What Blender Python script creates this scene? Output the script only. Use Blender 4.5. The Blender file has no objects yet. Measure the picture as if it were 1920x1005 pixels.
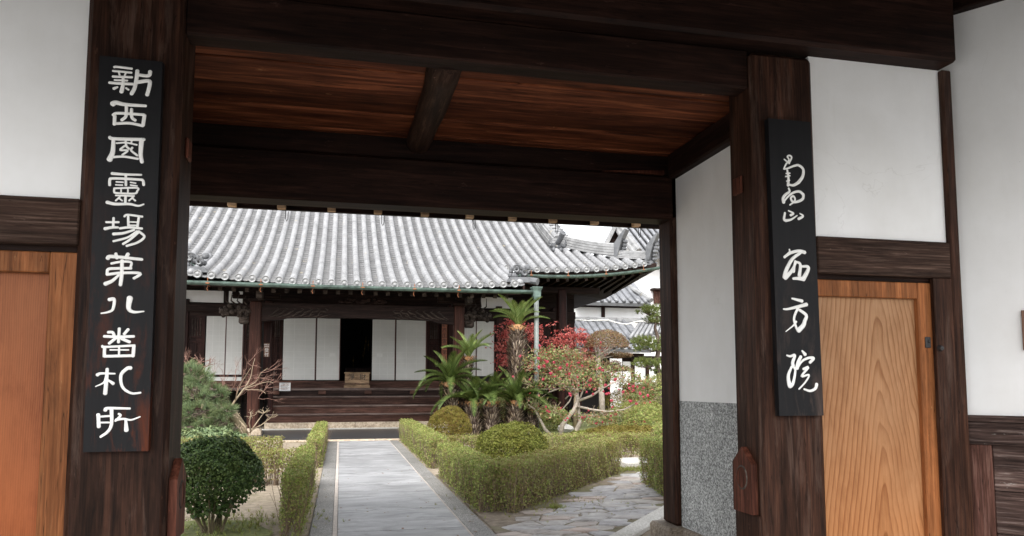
import bpy, bmesh, math, random
import numpy as np
from mathutils import Vector, Matrix
random.seed(7); RNG = np.random.default_rng(7)
R = math.radians
SC = bpy.context.scene
COL = SC.collection
# ---------------------------------------------------------------- camera
PITCH, YAW, F, CX, CY, EYE = R(4.858), R(12.908), 1400.0, 960.0, 603.0, 1.5
cam = bpy.data.cameras.new('camera'); cam_o = bpy.data.objects.new('camera', cam); COL.objects.link(cam_o)
cam.sensor_width = 36; cam.lens = 36 * F / 1920; cam.shift_y = (CY - 502.5) / 1920
cam.clip_start = 0.05; cam.clip_end = 6000
cam_o.location = (0, 0, EYE); cam_o.rotation_euler = (R(90) + PITCH, 0, -YAW)
SC.camera = cam_o
# ---------------------------------------------------------------- sky, sun, exposure
W = bpy.data.worlds.new('World'); SC.world = W; W.use_nodes = True
wn = W.node_tree; wn.nodes.clear()
sky = wn.nodes.new('ShaderNodeTexSky'); sky.sky_type = 'NISHITA'; sky.sun_disc = False
sky.sun_elevation = R(52); sky.sun_rotation = R(200); sky.air_density = 1.0; sky.dust_density = 3.0
hs = wn.nodes.new('ShaderNodeHueSaturation'); hs.inputs['Saturation'].default_value = 0.12
bg = wn.nodes.new('ShaderNodeBackground'); bg.inputs['Strength'].default_value = 0.15
wo = wn.nodes.new('ShaderNodeOutputWorld')
wn.links.new(sky.outputs[0], hs.inputs['Color']); wn.links.new(hs.outputs[0], bg.inputs[0]); wn.links.new(bg.outputs[0], wo.inputs[0])
sun = bpy.data.lights.new('sun', 'SUN'); sun.energy = 0.8; sun.angle = R(30); sun.color = (1, 0.97, 0.93)
sun_o = bpy.data.objects.new('sun', sun); COL.objects.link(sun_o)
sun_o.rotation_euler = (R(38), 0, R(-20))
SC.view_settings.view_transform = 'Standard'; SC.view_settings.look = 'None'
SC.view_settings.exposure = 1.68; SC.view_settings.gamma = 1; SC.view_settings.use_curve_mapping = False
SC.cycles.max_bounces = 6; SC.cycles.diffuse_bounces = 4; SC.cycles.glossy_bounces = 3
SC.cycles.transparent_max_bounces = 6; SC.cycles.use_denoising = True

# point on the plane y = Y seen at a picture position (measuring help, real depths)
_fw = Vector((math.sin(YAW) * math.cos(PITCH), math.cos(YAW) * math.cos(PITCH), math.sin(PITCH)))
_rt = Vector((math.cos(YAW), -math.sin(YAW), 0)); _up = _rt.cross(_fw)
def at(x, y, Y):
    r = _fw + _rt * ((x - CX) / F) - _up * ((y - CY) / F)
    return Vector((0, 0, EYE)) + r * (Y / r.y)
def ground(x, y, z=0.0):
    r = _fw + _rt * ((x - CX) / F) - _up * ((y - CY) / F)
    return Vector((0, 0, EYE)) + r * ((z - EYE) / r.z)

# ---------------------------------------------------------------- materials
def ng(name):
    m = bpy.data.materials.new(name); m.use_nodes = True
    n = m.node_tree; b = n.nodes['Principled BSDF']
    return m, n, b
def nd(n, t, **k):
    q = n.nodes.new(t)
    for a, v in k.items():
        if a in q.inputs: q.inputs[a].default_value = v
        else: setattr(q, a, v)
    return q
def coords(n, scale=(1, 1, 1), rot=(0, 0, 0), pre=0):
    t = nd(n, 'ShaderNodeTexCoord'); mp = nd(n, 'ShaderNodeMapping')
    if pre:
        m0 = nd(n, 'ShaderNodeMapping'); m0.inputs['Rotation'].default_value = (0, 0, pre); mp.inputs['Scale'].default_value = scale
        n.links.new(t.outputs['Object'], m0.inputs['Vector']); n.links.new(m0.outputs[0], mp.inputs['Vector']); return mp.outputs[0]
    mp.inputs['Scale'].default_value = scale; mp.inputs['Rotation'].default_value = rot
    n.links.new(t.outputs['Object'], mp.inputs['Vector']); return mp.outputs[0]
def noise(n, vec, scale, detail=4, rough=0.6, dist=0.0):
    q = nd(n, 'ShaderNodeTexNoise'); q.inputs['Scale'].default_value = scale; q.inputs['Detail'].default_value = detail
    q.inputs['Roughness'].default_value = rough; q.inputs['Distortion'].default_value = dist
    n.links.new(vec, q.inputs['Vector']); return q.outputs['Fac']
def ramp(n, fac, stops):
    q = nd(n, 'ShaderNodeValToRGB'); cr = q.color_ramp
    while len(cr.elements) < len(stops): cr.elements.new(0.5)
    for e, (p, c) in zip(cr.elements, stops):
        e.position = p; e.color = (*c, 1) if len(c) == 3 else c
    n.links.new(fac, q.inputs[0]); return q.outputs[0]
def mix(n, a, b, fac, mode='MIX'):
    q = nd(n, 'ShaderNodeMix', data_type='RGBA', blend_type=mode)
    for s, v in ((6, a), (7, b), (0, fac)):
        if hasattr(v, 'is_linked') or hasattr(v, 'links'): n.links.new(v, q.inputs[s])
        else: q.inputs[s].default_value = v if s == 0 else (*v, 1)
    return q.outputs[2]
def bump(n, b, h, strength=0.3, dist=0.01):
    q = nd(n, 'ShaderNodeBump'); q.inputs['Strength'].default_value = strength; q.inputs['Distance'].default_value = dist
    n.links.new(h, q.inputs['Height']); n.links.new(q.outputs[0], b.inputs['Normal'])
def rnd(n):
    return nd(n, 'ShaderNodeObjectInfo').outputs['Random']
def g(v): return (v, v, v)

def wood(name, dark, mid, light, axis='Z', scale=1.0, rough=0.6, grain=(40, 2), weather=None, bumps=0.35, spec=0.1, pre=0, cracks=True):
    m, n, b = ng(name)
    hi, lo = grain; s = [hi, hi, hi]; s['XYZ'.index(axis)] = lo
    v = coords(n, tuple(x * scale for x in s), pre=pre)
    info = nd(n, 'ShaderNodeObjectInfo'); ad = nd(n, 'ShaderNodeVectorMath', operation='MULTIPLY_ADD')
    ad.inputs[1].default_value = (37, 37, 37); n.links.new(info.outputs['Random'], ad.inputs[0]); n.links.new(v, ad.inputs[2]); v = ad.outputs[0]
    f1 = noise(n, v, 1.0, 6, 0.65, 0.6); s2 = [x / 5 for x in s]; v2 = coords(n, tuple(x * scale for x in s2), pre=pre)
    f2 = noise(n, v2, 1.0, 4, 0.6, 1.2)
    c = ramp(n, f1, [(0.3, dark), (0.52, mid), (0.72, light)])
    c2 = ramp(n, f2, [(0.35, g(0.55)), (0.65, g(1.25))])
    c = mix(n, c, c2, 1.0, 'MULTIPLY')
    rr = ramp(n, rnd(n), [(0, g(0.75)), (1, g(1.25))]); c = mix(n, c, rr, 1.0, 'MULTIPLY')
    if weather:
        vz = coords(n, (14, 14, 1.6)); f3 = noise(n, vz, 1.0, 5, 0.7, 0.4)
        w = ramp(n, f3, [(0.52, g(0)), (0.74, g(1))]); c = mix(n, c, weather, w)
    if cracks:
        s3 = [x * .55 for x in s]; s3['XYZ'.index(axis)] = lo * .35; fc = noise(n, coords(n, tuple(s3), pre=pre), 1.0, 2, 0.5, 0.3)
        ck = ramp(n, fc, [(0.0, g(1)), (0.492, g(1)), (0.5, g(0.3)), (0.508, g(1)), (1.0, g(1))]); c = mix(n, c, ck, 1.0, 'MULTIPLY')
        s4 = [16, 16, 16]; s4['XYZ'.index(axis)] = 5; ff = noise(n, coords(n, tuple(s4), pre=pre), 1.0, 4, 0.75)
        c = mix(n, c, tuple(min(.5, v * 2.6 + .02) for v in light), ramp(n, ff, [(0.66, g(0)), (0.76, g(0.55))]))
        s5 = [5, 5, 5]; s5['XYZ'.index(axis)] = 1.2; fk = noise(n, coords(n, tuple(s5), pre=pre), 1.0, 5, 0.7, 0.8)
        c = mix(n, c, ramp(n, fk, [(0.3, g(0.6)), (0.6, g(1.25))]), 1.0, 'MULTIPLY')
    n.links.new(c, b.inputs['Base Color']); b.inputs['Roughness'].default_value = rough
    b.inputs['Specular IOR Level'].default_value = spec
    bump(n, b, f1, bumps, 0.004)
    return m
M = {}
M['gate_v'] = wood('gate_wood_upright', (0.011, 0.005, 0.0034), (0.033, 0.0145, 0.0088), (0.064, 0.027, 0.016), 'Z', 1, 0.55, (45, 2.2), weather=(0.078, 0.048, 0.036))
M['gate_x'] = wood('gate_wood_cross', (0.008, 0.004, 0.003), (0.017, 0.0075, 0.005), (0.032, 0.014, 0.01), 'X', 1, 0.6, (38, 2.0))
M['gate_y'] = wood('gate_wood_depth', (0.008, 0.004, 0.003), (0.017, 0.0075, 0.005), (0.032, 0.014, 0.01), 'Y', 1, 0.6, (38, 2.0))
M['nuki'] = wood('weathered_rail_wood', (0.018, 0.01, 0.007), (0.05, 0.028, 0.02), (0.13, 0.085, 0.065), 'X', 1, 0.7, (70, 2.4))
M['ceil'] = wood('ceiling_cedar', (0.028, 0.008, 0.004), (0.11, 0.031, 0.013), (0.28, 0.09, 0.038), 'X', 1, 0.6, (13, 1.0), bumps=0.2)
M['log'] = wood('ceiling_beam_wood', (0.02, 0.01, 0.007), (0.045, 0.023, 0.015), (0.1, 0.056, 0.038), 'Y', 1, 0.6, (45, 3))
M['step'] = wood('step_riser_wood', (0.028, 0.014, 0.01), (0.07, 0.034, 0.025), (0.12, 0.065, 0.05), 'X', 1, 0.5, (26, 1.2))
M['tread'] = wood('step_tread_wood', (0.07, 0.045, 0.038), (0.19, 0.14, 0.12), (0.34, 0.27, 0.24), 'X', 1, 0.5, (26, 1.2))
M['hall_v'] = wood('hall_wood_upright', (0.012, 0.005, 0.004), (0.027, 0.01, 0.008), (0.05, 0.021, 0.016), 'Z', 1, 0.5, (30, 1.2))
M['hall_x'] = wood('hall_wood_cross', (0.009, 0.005, 0.004), (0.02, 0.011, 0.009), (0.038, 0.023, 0.019), 'X', 1, 0.6, (30, 1.4))
M['kohai'] = wood('porch_post_wood', (0.022, 0.009, 0.006), (0.05, 0.02, 0.014), (0.085, 0.036, 0.026), 'Z', 1, 0.5, (30, 1.0))
M['carve'] = wood('carved_grey_wood', (0.028, 0.02, 0.017), (0.06, 0.046, 0.038), (0.12, 0.095, 0.08), 'X', 1, 0.7, (20, 8))
M['pale'] = wood('pale_cut_wood', (0.4, 0.24, 0.14), (0.58, 0.38, 0.23), (0.7, 0.5, 0.32), 'X', 1, 0.7, (60, 5))
M['boxwood'] = wood('offertory_box_wood', (0.13, 0.085, 0.05), (0.27, 0.18, 0.11), (0.38, 0.27, 0.17), 'X', 1, 0.6, (30, 3))
M['wains'] = wood('wainscot_board_wood', (0.018, 0.012, 0.01), (0.08, 0.05, 0.042), (0.24, 0.19, 0.17), 'X', 1, 0.75, (55, 2.5), bumps=0.8, pre=R(55))
M['wains_f'] = wood('wainscot_frame_wood', (0.03, 0.014, 0.01), (0.085, 0.038, 0.028), (0.17, 0.095, 0.075), 'Z', 1, 0.7, (55, 2.5), bumps=0.6)
M['block'] = wood('bolt_block_wood', (0.035, 0.012, 0.007), (0.085, 0.028, 0.017), (0.15, 0.055, 0.035), 'Z', 1, 0.55, (40, 2.5))

def door_wood(name, arches, cx, base, lo, hi):
    m, n, b = ng(name)
    t = nd(n, 'ShaderNodeTexCoord'); sp = nd(n, 'ShaderNodeSeparateXYZ'); n.links.new(t.outputs['Object'], sp.inputs[0])
    def math_(op, a, c=None):
        q = nd(n, 'ShaderNodeMath', operation=op)
        for i, v in enumerate((a, c)):
            if v is None: continue
            if isinstance(v, (int, float)): q.inputs[i].default_value = v
            else: n.links.new(v, q.inputs[i])
        return q.outputs[0]
    wv = noise(n, coords(n, (3, 3, 1.1)), 1.0, 3, 0.5)
    x = math_('ADD', math_('SUBTRACT', sp.outputs[0], cx), math_('MULTIPLY', math_('SUBTRACT', wv, 0.5), 0.05))
    ax = math_('ABSOLUTE', x)
    if arches:   # nested cathedral arches: a cone cut by the board's face
        zz = math_('MULTIPLY', math_('SUBTRACT', 2.15, sp.outputs[2]), 0.15)
        rr = math_('SQRT', math_('ADD', math_('MULTIPLY', ax, ax), 0.0009))
        d = math_('SUBTRACT', math_('MULTIPLY', rr, 1.0), zz)
        k = math_('MULTIPLY', d, 26.0)
        k = math_('ADD', k, math_('MULTIPLY', wv, 3.0))
    else:
        k = math_('MULTIPLY', x, 85.0)
    s = math_('FRACT', k)
    band = ramp(n, s, [(0.0, g(1)), (0.55, g(0.85)), (0.9, g(0.15 if arches else 0.2)), (1.0, g(1))])
    fine = noise(n, coords(n, (150, 150, 3)), 1.0, 3, 0.6)
    big = noise(n, coords(n, (2.0, 2.0, 1.3)), 1.0, 4, 0.6)
    c = mix(n, lo, hi, band)
    c = mix(n, c, ramp(n, fine, [(0.3, g(0.82)), (0.7, g(1.12))]), 1.0, 'MULTIPLY')
    c = mix(n, c, base, ramp(n, big, [(0.42, g(0)), (0.72, g(0.75))]))
    dirt = noise(n, coords(n, (9, 9, 2.2)), 1.0, 6, 0.75, 0.4); c = mix(n, c, ramp(n, dirt, [(0.33, (0.82, 0.76, 0.7)), (0.55, g(1.02))]), 1.0, 'MULTIPLY')
    low = nd(n, 'ShaderNodeMapRange'); low.inputs['From Min'].default_value = 1.9; low.inputs['From Max'].default_value = 0.5; n.links.new(sp.outputs[2], low.inputs[0])
    c = mix(n, c, mix(n, c, (1.04, 0.84, 0.66), 1.0, 'MULTIPLY'), low.outputs[0])
    n.links.new(c, b.inputs['Base Color']); b.inputs['Roughness'].default_value = 0.5; b.inputs['Specular IOR Level'].default_value = 0.2
    bump(n, b, band, 0.15, 0.002)
    return m
M['door_r'] = door_wood('cedar_door_panel_arched', True, 2.88, (0.38, 0.225, 0.125), (0.2, 0.08, 0.028), (0.37, 0.2, 0.1))
M['door_l'] = door_wood('cedar_door_panel_straight', False, -2.82, (0.26, 0.09, 0.034), (0.12, 0.036, 0.012), (0.25, 0.083, 0.03))
M['door_f'] = wood('cedar_door_frame', (0.16, 0.057, 0.02), (0.25, 0.09, 0.032), (0.31, 0.13, 0.052), 'Z', 1, 0.5, (60, 2.0), bumps=0.15)

def plain(name, c, rough=0.7, var=0.15, scale=6, bmp=0.1, bs=60, metal=0, spec=0.5):
    m, n, b = ng(name); v = coords(n)
    f = noise(n, v, scale, 5, 0.65)
    q = mix(n, c, ramp(n, f, [(0.3, g(1 - var)), (0.7, g(1 + var))]), 1.0, 'MULTIPLY')
    n.links.new(q, b.inputs['Base Color']); b.inputs['Roughness'].default_value = rough; b.inputs['Metallic'].default_value = metal
    b.inputs['Specular IOR Level'].default_value = spec
    if bmp: bump(n, b, noise(n, v, bs, 3, 0.6), bmp, 0.005)
    return m
def plaster(name, c):
    m, n, b = ng(name); v = coords(n)
    f = noise(n, v, 2.2, 6, 0.6); f2 = noise(n, coords(n, (1, 1, 0.25)), 5, 4, 0.6)
    q = mix(n, c, ramp(n, f, [(0.3, (0.94, 0.935, 0.92)), (0.7, g(1.02))]), 1.0, 'MULTIPLY')
    q = mix(n, q, ramp(n, f2, [(0.3, g(0.965)), (0.7, g(1.0))]), 1.0, 'MULTIPLY')
    cn = noise(n, v, 1.3, 5, 0.55, 0.5); cm = noise(n, v, 0.9, 2, 0.5)
    ck = ramp(n, cn, [(0.0, g(0)), (0.4975, g(0)), (0.5, g(1)), (0.5025, g(0)), (1.0, g(0))]); q = mix(n, q, mix(n, (0.8, 0.79, 0.77), (0.45, 0.43, 0.4), ramp(n, cm, [(0.5, g(0)), (0.6, g(1))])), mix(n, g(0), ck, ramp(n, cm, [(0.56, g(0)), (0.66, g(0.22))])))
    st = noise(n, coords(n, (7, 7, 0.8)), 1.0, 5, 0.7); q = mix(n, q, (0.66, 0.64, 0.6), ramp(n, st, [(0.58, g(0)), (0.85, g(0.4))]))
    dots = noise(n, v, 95, 1, 0.3); q = mix(n, q, (0.35, 0.33, 0.3), ramp(n, dots, [(0.83, g(0)), (0.86, g(0.6))]))
    n.links.new(q, b.inputs['Base Color']); b.inputs['Roughness'].default_value = 0.85
    bump(n, b, noise(n, v, 14, 5, 0.6), 0.06, 0.01)
    return m
M['plaster'] = plaster('white_plaster', (0.82, 0.815, 0.81))
M['sign'] = plain('charred_black_board', (0.012, 0.012, 0.0135), 0.5, 0.3, 10, 0.25, 40)
def sign_mat(name, rust, zlo, zhi, cx, w):
    m, n, b = ng(name); v = coords(n)
    f = noise(n, coords(n, (10, 10, 2.2)), 1.0, 6, 0.7, 0.5)
    t = nd(n, 'ShaderNodeTexCoord'); sp = nd(n, 'ShaderNodeSeparateXYZ'); n.links.new(t.outputs['Object'], sp.inputs[0])
    mr = nd(n, 'ShaderNodeMapRange'); mr.inputs['From Min'].default_value = zhi; mr.inputs['From Max'].default_value = zlo
    n.links.new(sp.outputs[2], mr.inputs[0])
    mu = nd(n, 'ShaderNodeMath', operation='MULTIPLY'); n.links.new(ramp(n, f, [(0.5, g(0)), (0.68, g(1))]), mu.inputs[0]); n.links.new(mr.outputs[0], mu.inputs[1])
    base = mix(n, (0.008, 0.008, 0.009), (0.016, 0.0155, 0.0165), noise(n, coords(n, (30, 30, 2)), 1, 4, 0.6))
    c = mix(n, base, rust, mu.outputs[0]); n.links.new(c, b.inputs['Base Color']); b.inputs['Roughness'].default_value = 0.5; b.inputs['Specular IOR Level'].default_value = 0.12
    bump(n, b, f, 0.2, 0.003); return m
M['sign_l'] = sign_mat('black_board_rust_worn', (0.1, 0.024, 0.009), -.1, 1.5, 0, 0)
M['sign_r'] = sign_mat('black_board_chipped', (0.07, 0.048, 0.04), -.1, 1.2, 0, 0)
M['letter'] = plain('white_carved_paint', (0.86, 0.85, 0.82), 0.6, 0.05, 30, 0.1, 80)
def speckle(name, stops, scale, rough=0.7, big=0.1):
    m, n, b = ng(name); v = coords(n)
    f = noise(n, v, scale, 2, 0.8); c = ramp(n, f, stops)
    f2 = noise(n, v, 1.7, 4, 0.6); c = mix(n, c, ramp(n, f2, [(0.3, g(1 - big)), (0.7, g(1 + big))]), 1.0, 'MULTIPLY')
    rr = ramp(n, rnd(n), [(0, g(0.92)), (1, g(1.08))]); c = mix(n, c, rr, 1.0, 'MULTIPLY')
    n.links.new(c, b.inputs['Base Color']); b.inputs['Roughness'].default_value = rough
    bump(n, b, f, 0.4, 0.004); return m
M['granite'] = speckle('rough_grey_granite_wash', [(0.36, g(0.1)), (0.46, (0.25, 0.255, 0.25)), (0.54, (0.38, 0.39, 0.38)), (0.64, (0.66, 0.67, 0.66))], 70, 0.85, 0.22)
M['granite_pale'] = speckle('pale_granite_kerb', [(0.3, (0.3, 0.28, 0.25)), (0.5, (0.5, 0.48, 0.44)), (0.7, (0.66, 0.65, 0.62))], 60, 0.7)
M['beige_stone'] = speckle('beige_base_stone', [(0.3, (0.24, 0.18, 0.12)), (0.5, (0.42, 0.34, 0.25)), (0.7, (0.55, 0.46, 0.35))], 14, 0.8, 0.25)
M['beige_dk'] = speckle('brown_footing_stone', [(0.3, (0.09, 0.07, 0.05)), (0.5, (0.2, 0.16, 0.12)), (0.7, (0.32, 0.27, 0.21))], 30, 0.8, 0.25)
M['kerb'] = speckle('dark_aggregate_kerb', [(0.36, g(0.07)), (0.5, (0.16, 0.15, 0.14)), (0.62, (0.33, 0.32, 0.3))], 75, 0.6, 0.25)
M['curbline'] = plain('pale_mortar_line', (0.42, 0.37, 0.33), 0.8, 0.2, 20)
M['moss'] = speckle('mossy_earth', [(0.3, (0.07, 0.08, 0.02)), (0.5, (0.13, 0.15, 0.04)), (0.7, (0.2, 0.2, 0.07))], 22, 0.95, 0.3)
def slab_mat():
    m, n, b = ng('smooth_granite_slab')
    f = noise(n, coords(n, (0.8, 2.2, 1)), 1.0, 5, 0.6, 0.3); f2 = noise(n, coords(n), 140, 2, 0.6)
    c = ramp(n, f, [(0.3, (0.2, 0.2, 0.205)), (0.5, (0.28, 0.28, 0.285)), (0.7, (0.36, 0.36, 0.37))])
    c = mix(n, c, ramp(n, f2, [(0.3, g(0.88)), (0.7, g(1.1))]), 1.0, 'MULTIPLY')
    f5 = noise(n, coords(n, (1.5, 3, 1)), 1.3, 6, 0.75, 0.8); c = mix(n, c, ramp(n, f5, [(0.34, g(0.62)), (0.5, g(1)), (0.68, g(1.35))]), 1.0, 'MULTIPLY')
    c = mix(n, c, ramp(n, rnd(n), [(0, g(0.88)), (1, g(1.14))]), 1.0, 'MULTIPLY')
    n.links.new(c, b.inputs['Base Color'])
    r = ramp(n, f, [(0.35, g(0.55)), (0.65, g(0.34))]); n.links.new(r, b.inputs['Roughness'])
    bump(n, b, f2, 0.1, 0.002); return m
M['slab'] = slab_mat()
def flag_mat():
    m, n, b = ng('irregular_flagstone')
    v = coords(n, (2.2, 4, 2)); f = noise(n, v, 2.0, 6, 0.7, 0.6)
    c = ramp(n, f, [(0.28, (0.15, 0.135, 0.125)), (0.5, (0.3, 0.29, 0.28)), (0.7, (0.46, 0.45, 0.44))])
    tint = ramp(n, rnd(n), [(0.0, (0.95, 0.95, 1.0)), (0.45, (1.0, 1.0, 1.02)), (0.7, (1.05, 1.0, 0.95)), (0.9, (1.2, 0.98, 0.86)), (1.0, (0.8, 0.78, 0.76))])
    c = mix(n, c, tint, 1.0, 'MULTIPLY'); n.links.new(c, b.inputs['Base Color']); b.inputs['Roughness'].default_value = 0.6
    bump(n, b, noise(n, v, 5, 6, 0.7), 0.6, 0.012); return m
M['flag'] = flag_mat()
def soil_mat(name, a, bb, c3, moss, mthr=0.6):
    m, n, b = ng(name); v = coords(n)
    f = noise(n, v, 9, 6, 0.7); f2 = noise(n, v, 0.9, 5, 0.65, 0.5); f3 = noise(n, v, 120, 2, 0.7)
    c = ramp(n, f, [(0.3, a), (0.5, bb), (0.7, c3)])
    c = mix(n, c, moss, ramp(n, f2, [(mthr - 0.06, g(0)), (mthr + 0.1, g(0.8))]))
    c = mix(n, c, ramp(n, f3, [(0.3, g(0.75)), (0.7, g(1.2))]), 1.0, 'MULTIPLY')
    n.links.new(c, b.inputs['Base Color']); b.inputs['Roughness'].default_value = 0.95
    bump(n, b, f, 0.7, 0.02); return m
M['sand'] = soil_mat('sandy_garden_soil', (0.17, 0.135, 0.095), (0.27, 0.22, 0.16), (0.36, 0.3, 0.235), (0.13, 0.12, 0.05), 0.62)
M['earth'] = soil_mat('dark_bed_soil', (0.09, 0.07, 0.05), (0.17, 0.135, 0.1), (0.27, 0.22, 0.16), (0.1, 0.1, 0.035), 0.5)
M['wet'] = plain('dark_wet_paving', (0.028, 0.029, 0.032), 0.35, 0.35, 3, 0.3, 50)
M['street'] = plain('street_asphalt', (0.24, 0.235, 0.225), 0.9, 0.1, 3, 0.2, 80)
M['gravel'] = speckle('dark_blue_gravel', [(0.3, (0.05, 0.06, 0.08)), (0.6, (0.14, 0.15, 0.19)), (0.75, (0.3, 0.3, 0.33))], 9, 0.6)
def tile_mat(name, lo, hi, lichen=(0.4, 0.33, 0.2)):
    m, n, b = ng(name); v = coords(n)
    f = noise(n, v, 2.3, 6, 0.7, 0.4); f2 = noise(n, v, 13, 5, 0.7); f4 = noise(n, v, 0.5, 3, 0.6)
    c = mix(n, lo, hi, ramp(n, f, [(0.32, g(0)), (0.6, g(1))]))
    c = mix(n, c, g(0.1), ramp(n, f2, [(0.62, g(0)), (0.78, g(0.55))]))
    c = mix(n, c, lichen, ramp(n, noise(n, v, 3.1, 4, 0.6), [(0.66, g(0)), (0.72, g(0.35))]))
    c = mix(n, c, ramp(n, f4, [(0.3, g(0.9)), (0.7, g(1.08))]), 1.0, 'MULTIPLY')
    n.links.new(c, b.inputs['Base Color']); b.inputs['Roughness'].default_value = 0.45; b.inputs['Specular IOR Level'].default_value = 0.6
    bump(n, b, f2, 0.25, 0.006); return m
M['tile'] = tile_mat('silver_round_roof_tile', (0.15, 0.151, 0.155), (0.245, 0.246, 0.252))
M['pan'] = tile_mat('grey_pan_roof_tile', (0.026, 0.026, 0.027), (0.075, 0.075, 0.077))
M['tile_dk'] = tile_mat('dark_ornament_tile', (0.045, 0.047, 0.05), (0.12, 0.123, 0.13))
M['ridge'] = tile_mat('stacked_ridge_tile', (0.12, 0.12, 0.12), (0.27, 0.27, 0.27))
M['far_tile'] = tile_mat('far_blue_grey_tile', (0.09, 0.093, 0.1), (0.22, 0.225, 0.24))
M['copper'] = plain('verdigris_copper', (0.085, 0.125, 0.108), 0.7, 0.6, 5, 0.1, 40)
M['rust'] = plain('rusty_bracket', (0.25, 0.09, 0.035), 0.8, 0.3, 20)
M['iron'] = plain('black_iron', (0.02, 0.018, 0.018), 0.5, 0.2, 20)
M['shoji'] = plain('white_shoji_paper', (0.58, 0.577, 0.55), 0.9, 0.04, 2, 0)
M['shoji_bar'] = plain('shoji_lattice_wood', (0.63, 0.625, 0.6), 0.8, 0.05, 6, 0)
M['shoji_edge'] = plain('red_lacquer_edge', (0.09, 0.025, 0.018), 0.5, 0.1, 6, 0)
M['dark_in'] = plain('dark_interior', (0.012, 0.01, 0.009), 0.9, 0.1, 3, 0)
M['gold'] = plain('dim_gold_leaf', (0.4, 0.27, 0.08), 0.4, 0.2, 30, 0, metal=0.8)
M['paper'] = plain('white_notice_paper', (0.8, 0.8, 0.8), 0.7, 0.02, 5, 0)
M['ink'] = plain('black_ink', (0.02, 0.02, 0.02), 0.8, 0, 5, 0)
M['whiteink'] = plain('white_paint_ink', (0.8, 0.8, 0.78), 0.7, 0, 5, 0)
M['plaque'] = plain('orange_wood_plaque', (0.3, 0.1, 0.05), 0.6, 0.2, 8, 0.1)
M['plaque_b'] = plain('brown_plaque', (0.15, 0.075, 0.045), 0.6, 0.2, 8, 0.1)
M['pipe'] = plain('grey_drain_pipe', (0.17, 0.185, 0.175), 0.5, 0.25, 6, 0.1)
M['cable'] = plain('white_cable', (0.75, 0.74, 0.7), 0.6, 0.05, 6, 0)

def leaf_mat(name, cols, trans=0.3, rough=0.6, big=None, gain=1.0, spec=0.2):
    cols = [tuple(min(.9, v * gain) for v in c) for c in cols]
    m, n, b = ng(name)
    ge = nd(n, 'ShaderNodeNewGeometry')
    k = len(cols); c = ramp(n, ge.outputs['Random Per Island'], [(i / max(1, k - 1), q) for i, q in enumerate(cols)])
    f = noise(n, coords(n), 3.0, 5, 0.7)
    c = mix(n, c, big or (0.8, 0.72, 0.6), ramp(n, f, [(0.42, g(0)), (0.62, g(1))]), 'MULTIPLY')
    n.links.new(c, b.inputs['Base Color']); b.inputs['Roughness'].default_value = rough; b.inputs['Specular IOR Level'].default_value = spec
    tr = nd(n, 'ShaderNodeBsdfTranslucent'); n.links.new(c, tr.inputs['Color'])
    mx = nd(n, 'ShaderNodeMixShader'); mx.inputs[0].default_value = trans
    n.links.new(b.outputs[0], mx.inputs[1]); n.links.new(tr.outputs[0], mx.inputs[2])
    n.links.new(mx.outputs[0], n.nodes['Material Output'].inputs['Surface']); return m
M['hedge'] = leaf_mat('hedge_leaves', [(0.06, 0.09, 0.02), (0.13, 0.17, 0.045), (0.23, 0.27, 0.08), (0.15, 0.11, 0.06), (0.09, 0.13, 0.03), (0.2, 0.17, 0.08)], gain=1.85)
M['hedge_dry'] = leaf_mat('hedge_leaves_brownish', [(0.12, 0.14, 0.04), (0.17, 0.14, 0.07), (0.16, 0.21, 0.05), (0.16, 0.11, 0.065), (0.1, 0.14, 0.03)], gain=1.9)
M['twig'] = plain('hedge_twigs', (0.17, 0.12, 0.08), 0.9, 0.3, 20, 0)
M['glossy'] = leaf_mat('dark_green_shrub_leaves', [(0.022, 0.042, 0.014), (0.045, 0.08, 0.024), (0.085, 0.13, 0.04), (0.03, 0.055, 0.018)], 0.15, 0.45, gain=1.35)
M['azalea'] = leaf_mat('yellow_green_azalea_leaves', [(0.09, 0.11, 0.018), (0.15, 0.175, 0.03), (0.22, 0.235, 0.05), (0.12, 0.11, 0.03)], 0.25, gain=1.0)
M['azalea_br'] = leaf_mat('olive_brown_azalea_leaves', [(0.12, 0.11, 0.02), (0.18, 0.15, 0.03), (0.2, 0.19, 0.04), (0.17, 0.09, 0.035)], 0.25)
M['pine'] = leaf_mat('pine_needles', [(0.08, 0.13, 0.06), (0.16, 0.22, 0.1), (0.26, 0.33, 0.17), (0.12, 0.17, 0.1)], 0.2)
M['pine_y'] = leaf_mat('yellowish_pine_needles', [(0.1, 0.16, 0.05), (0.2, 0.26, 0.08), (0.3, 0.34, 0.12), (0.14, 0.18, 0.06)], 0.2)
M['maple'] = leaf_mat('red_maple_leaves', [(0.32, 0.05, 0.045), (0.48, 0.1, 0.085), (0.55, 0.22, 0.18), (0.3, 0.05, 0.06)], 0.35, big=(0.9, 0.8, 0.8))
M['cam'] = leaf_mat('pale_green_loose_leaves', [(0.1, 0.15, 0.05), (0.2, 0.26, 0.09), (0.3, 0.34, 0.15), (0.34, 0.17, 0.12), (0.13, 0.19, 0.06), (0.26, 0.3, 0.14)], 0.3)
M['russet'] = leaf_mat('russet_clipped_leaves', [(0.17, 0.11, 0.07), (0.24, 0.12, 0.08), (0.2, 0.19, 0.08), (0.26, 0.17, 0.12)], 0.25)
M['pink'] = leaf_mat('pink_blossom_petals', [(0.5, 0.05, 0.1), (0.62, 0.12, 0.18), (0.55, 0.07, 0.13)], 0.3)
M['cycad'] = leaf_mat('cycad_frond_leaves', [(0.03, 0.055, 0.012), (0.06, 0.095, 0.02), (0.12, 0.16, 0.05), (0.07, 0.105, 0.025)], 0.2, 0.45)
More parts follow.
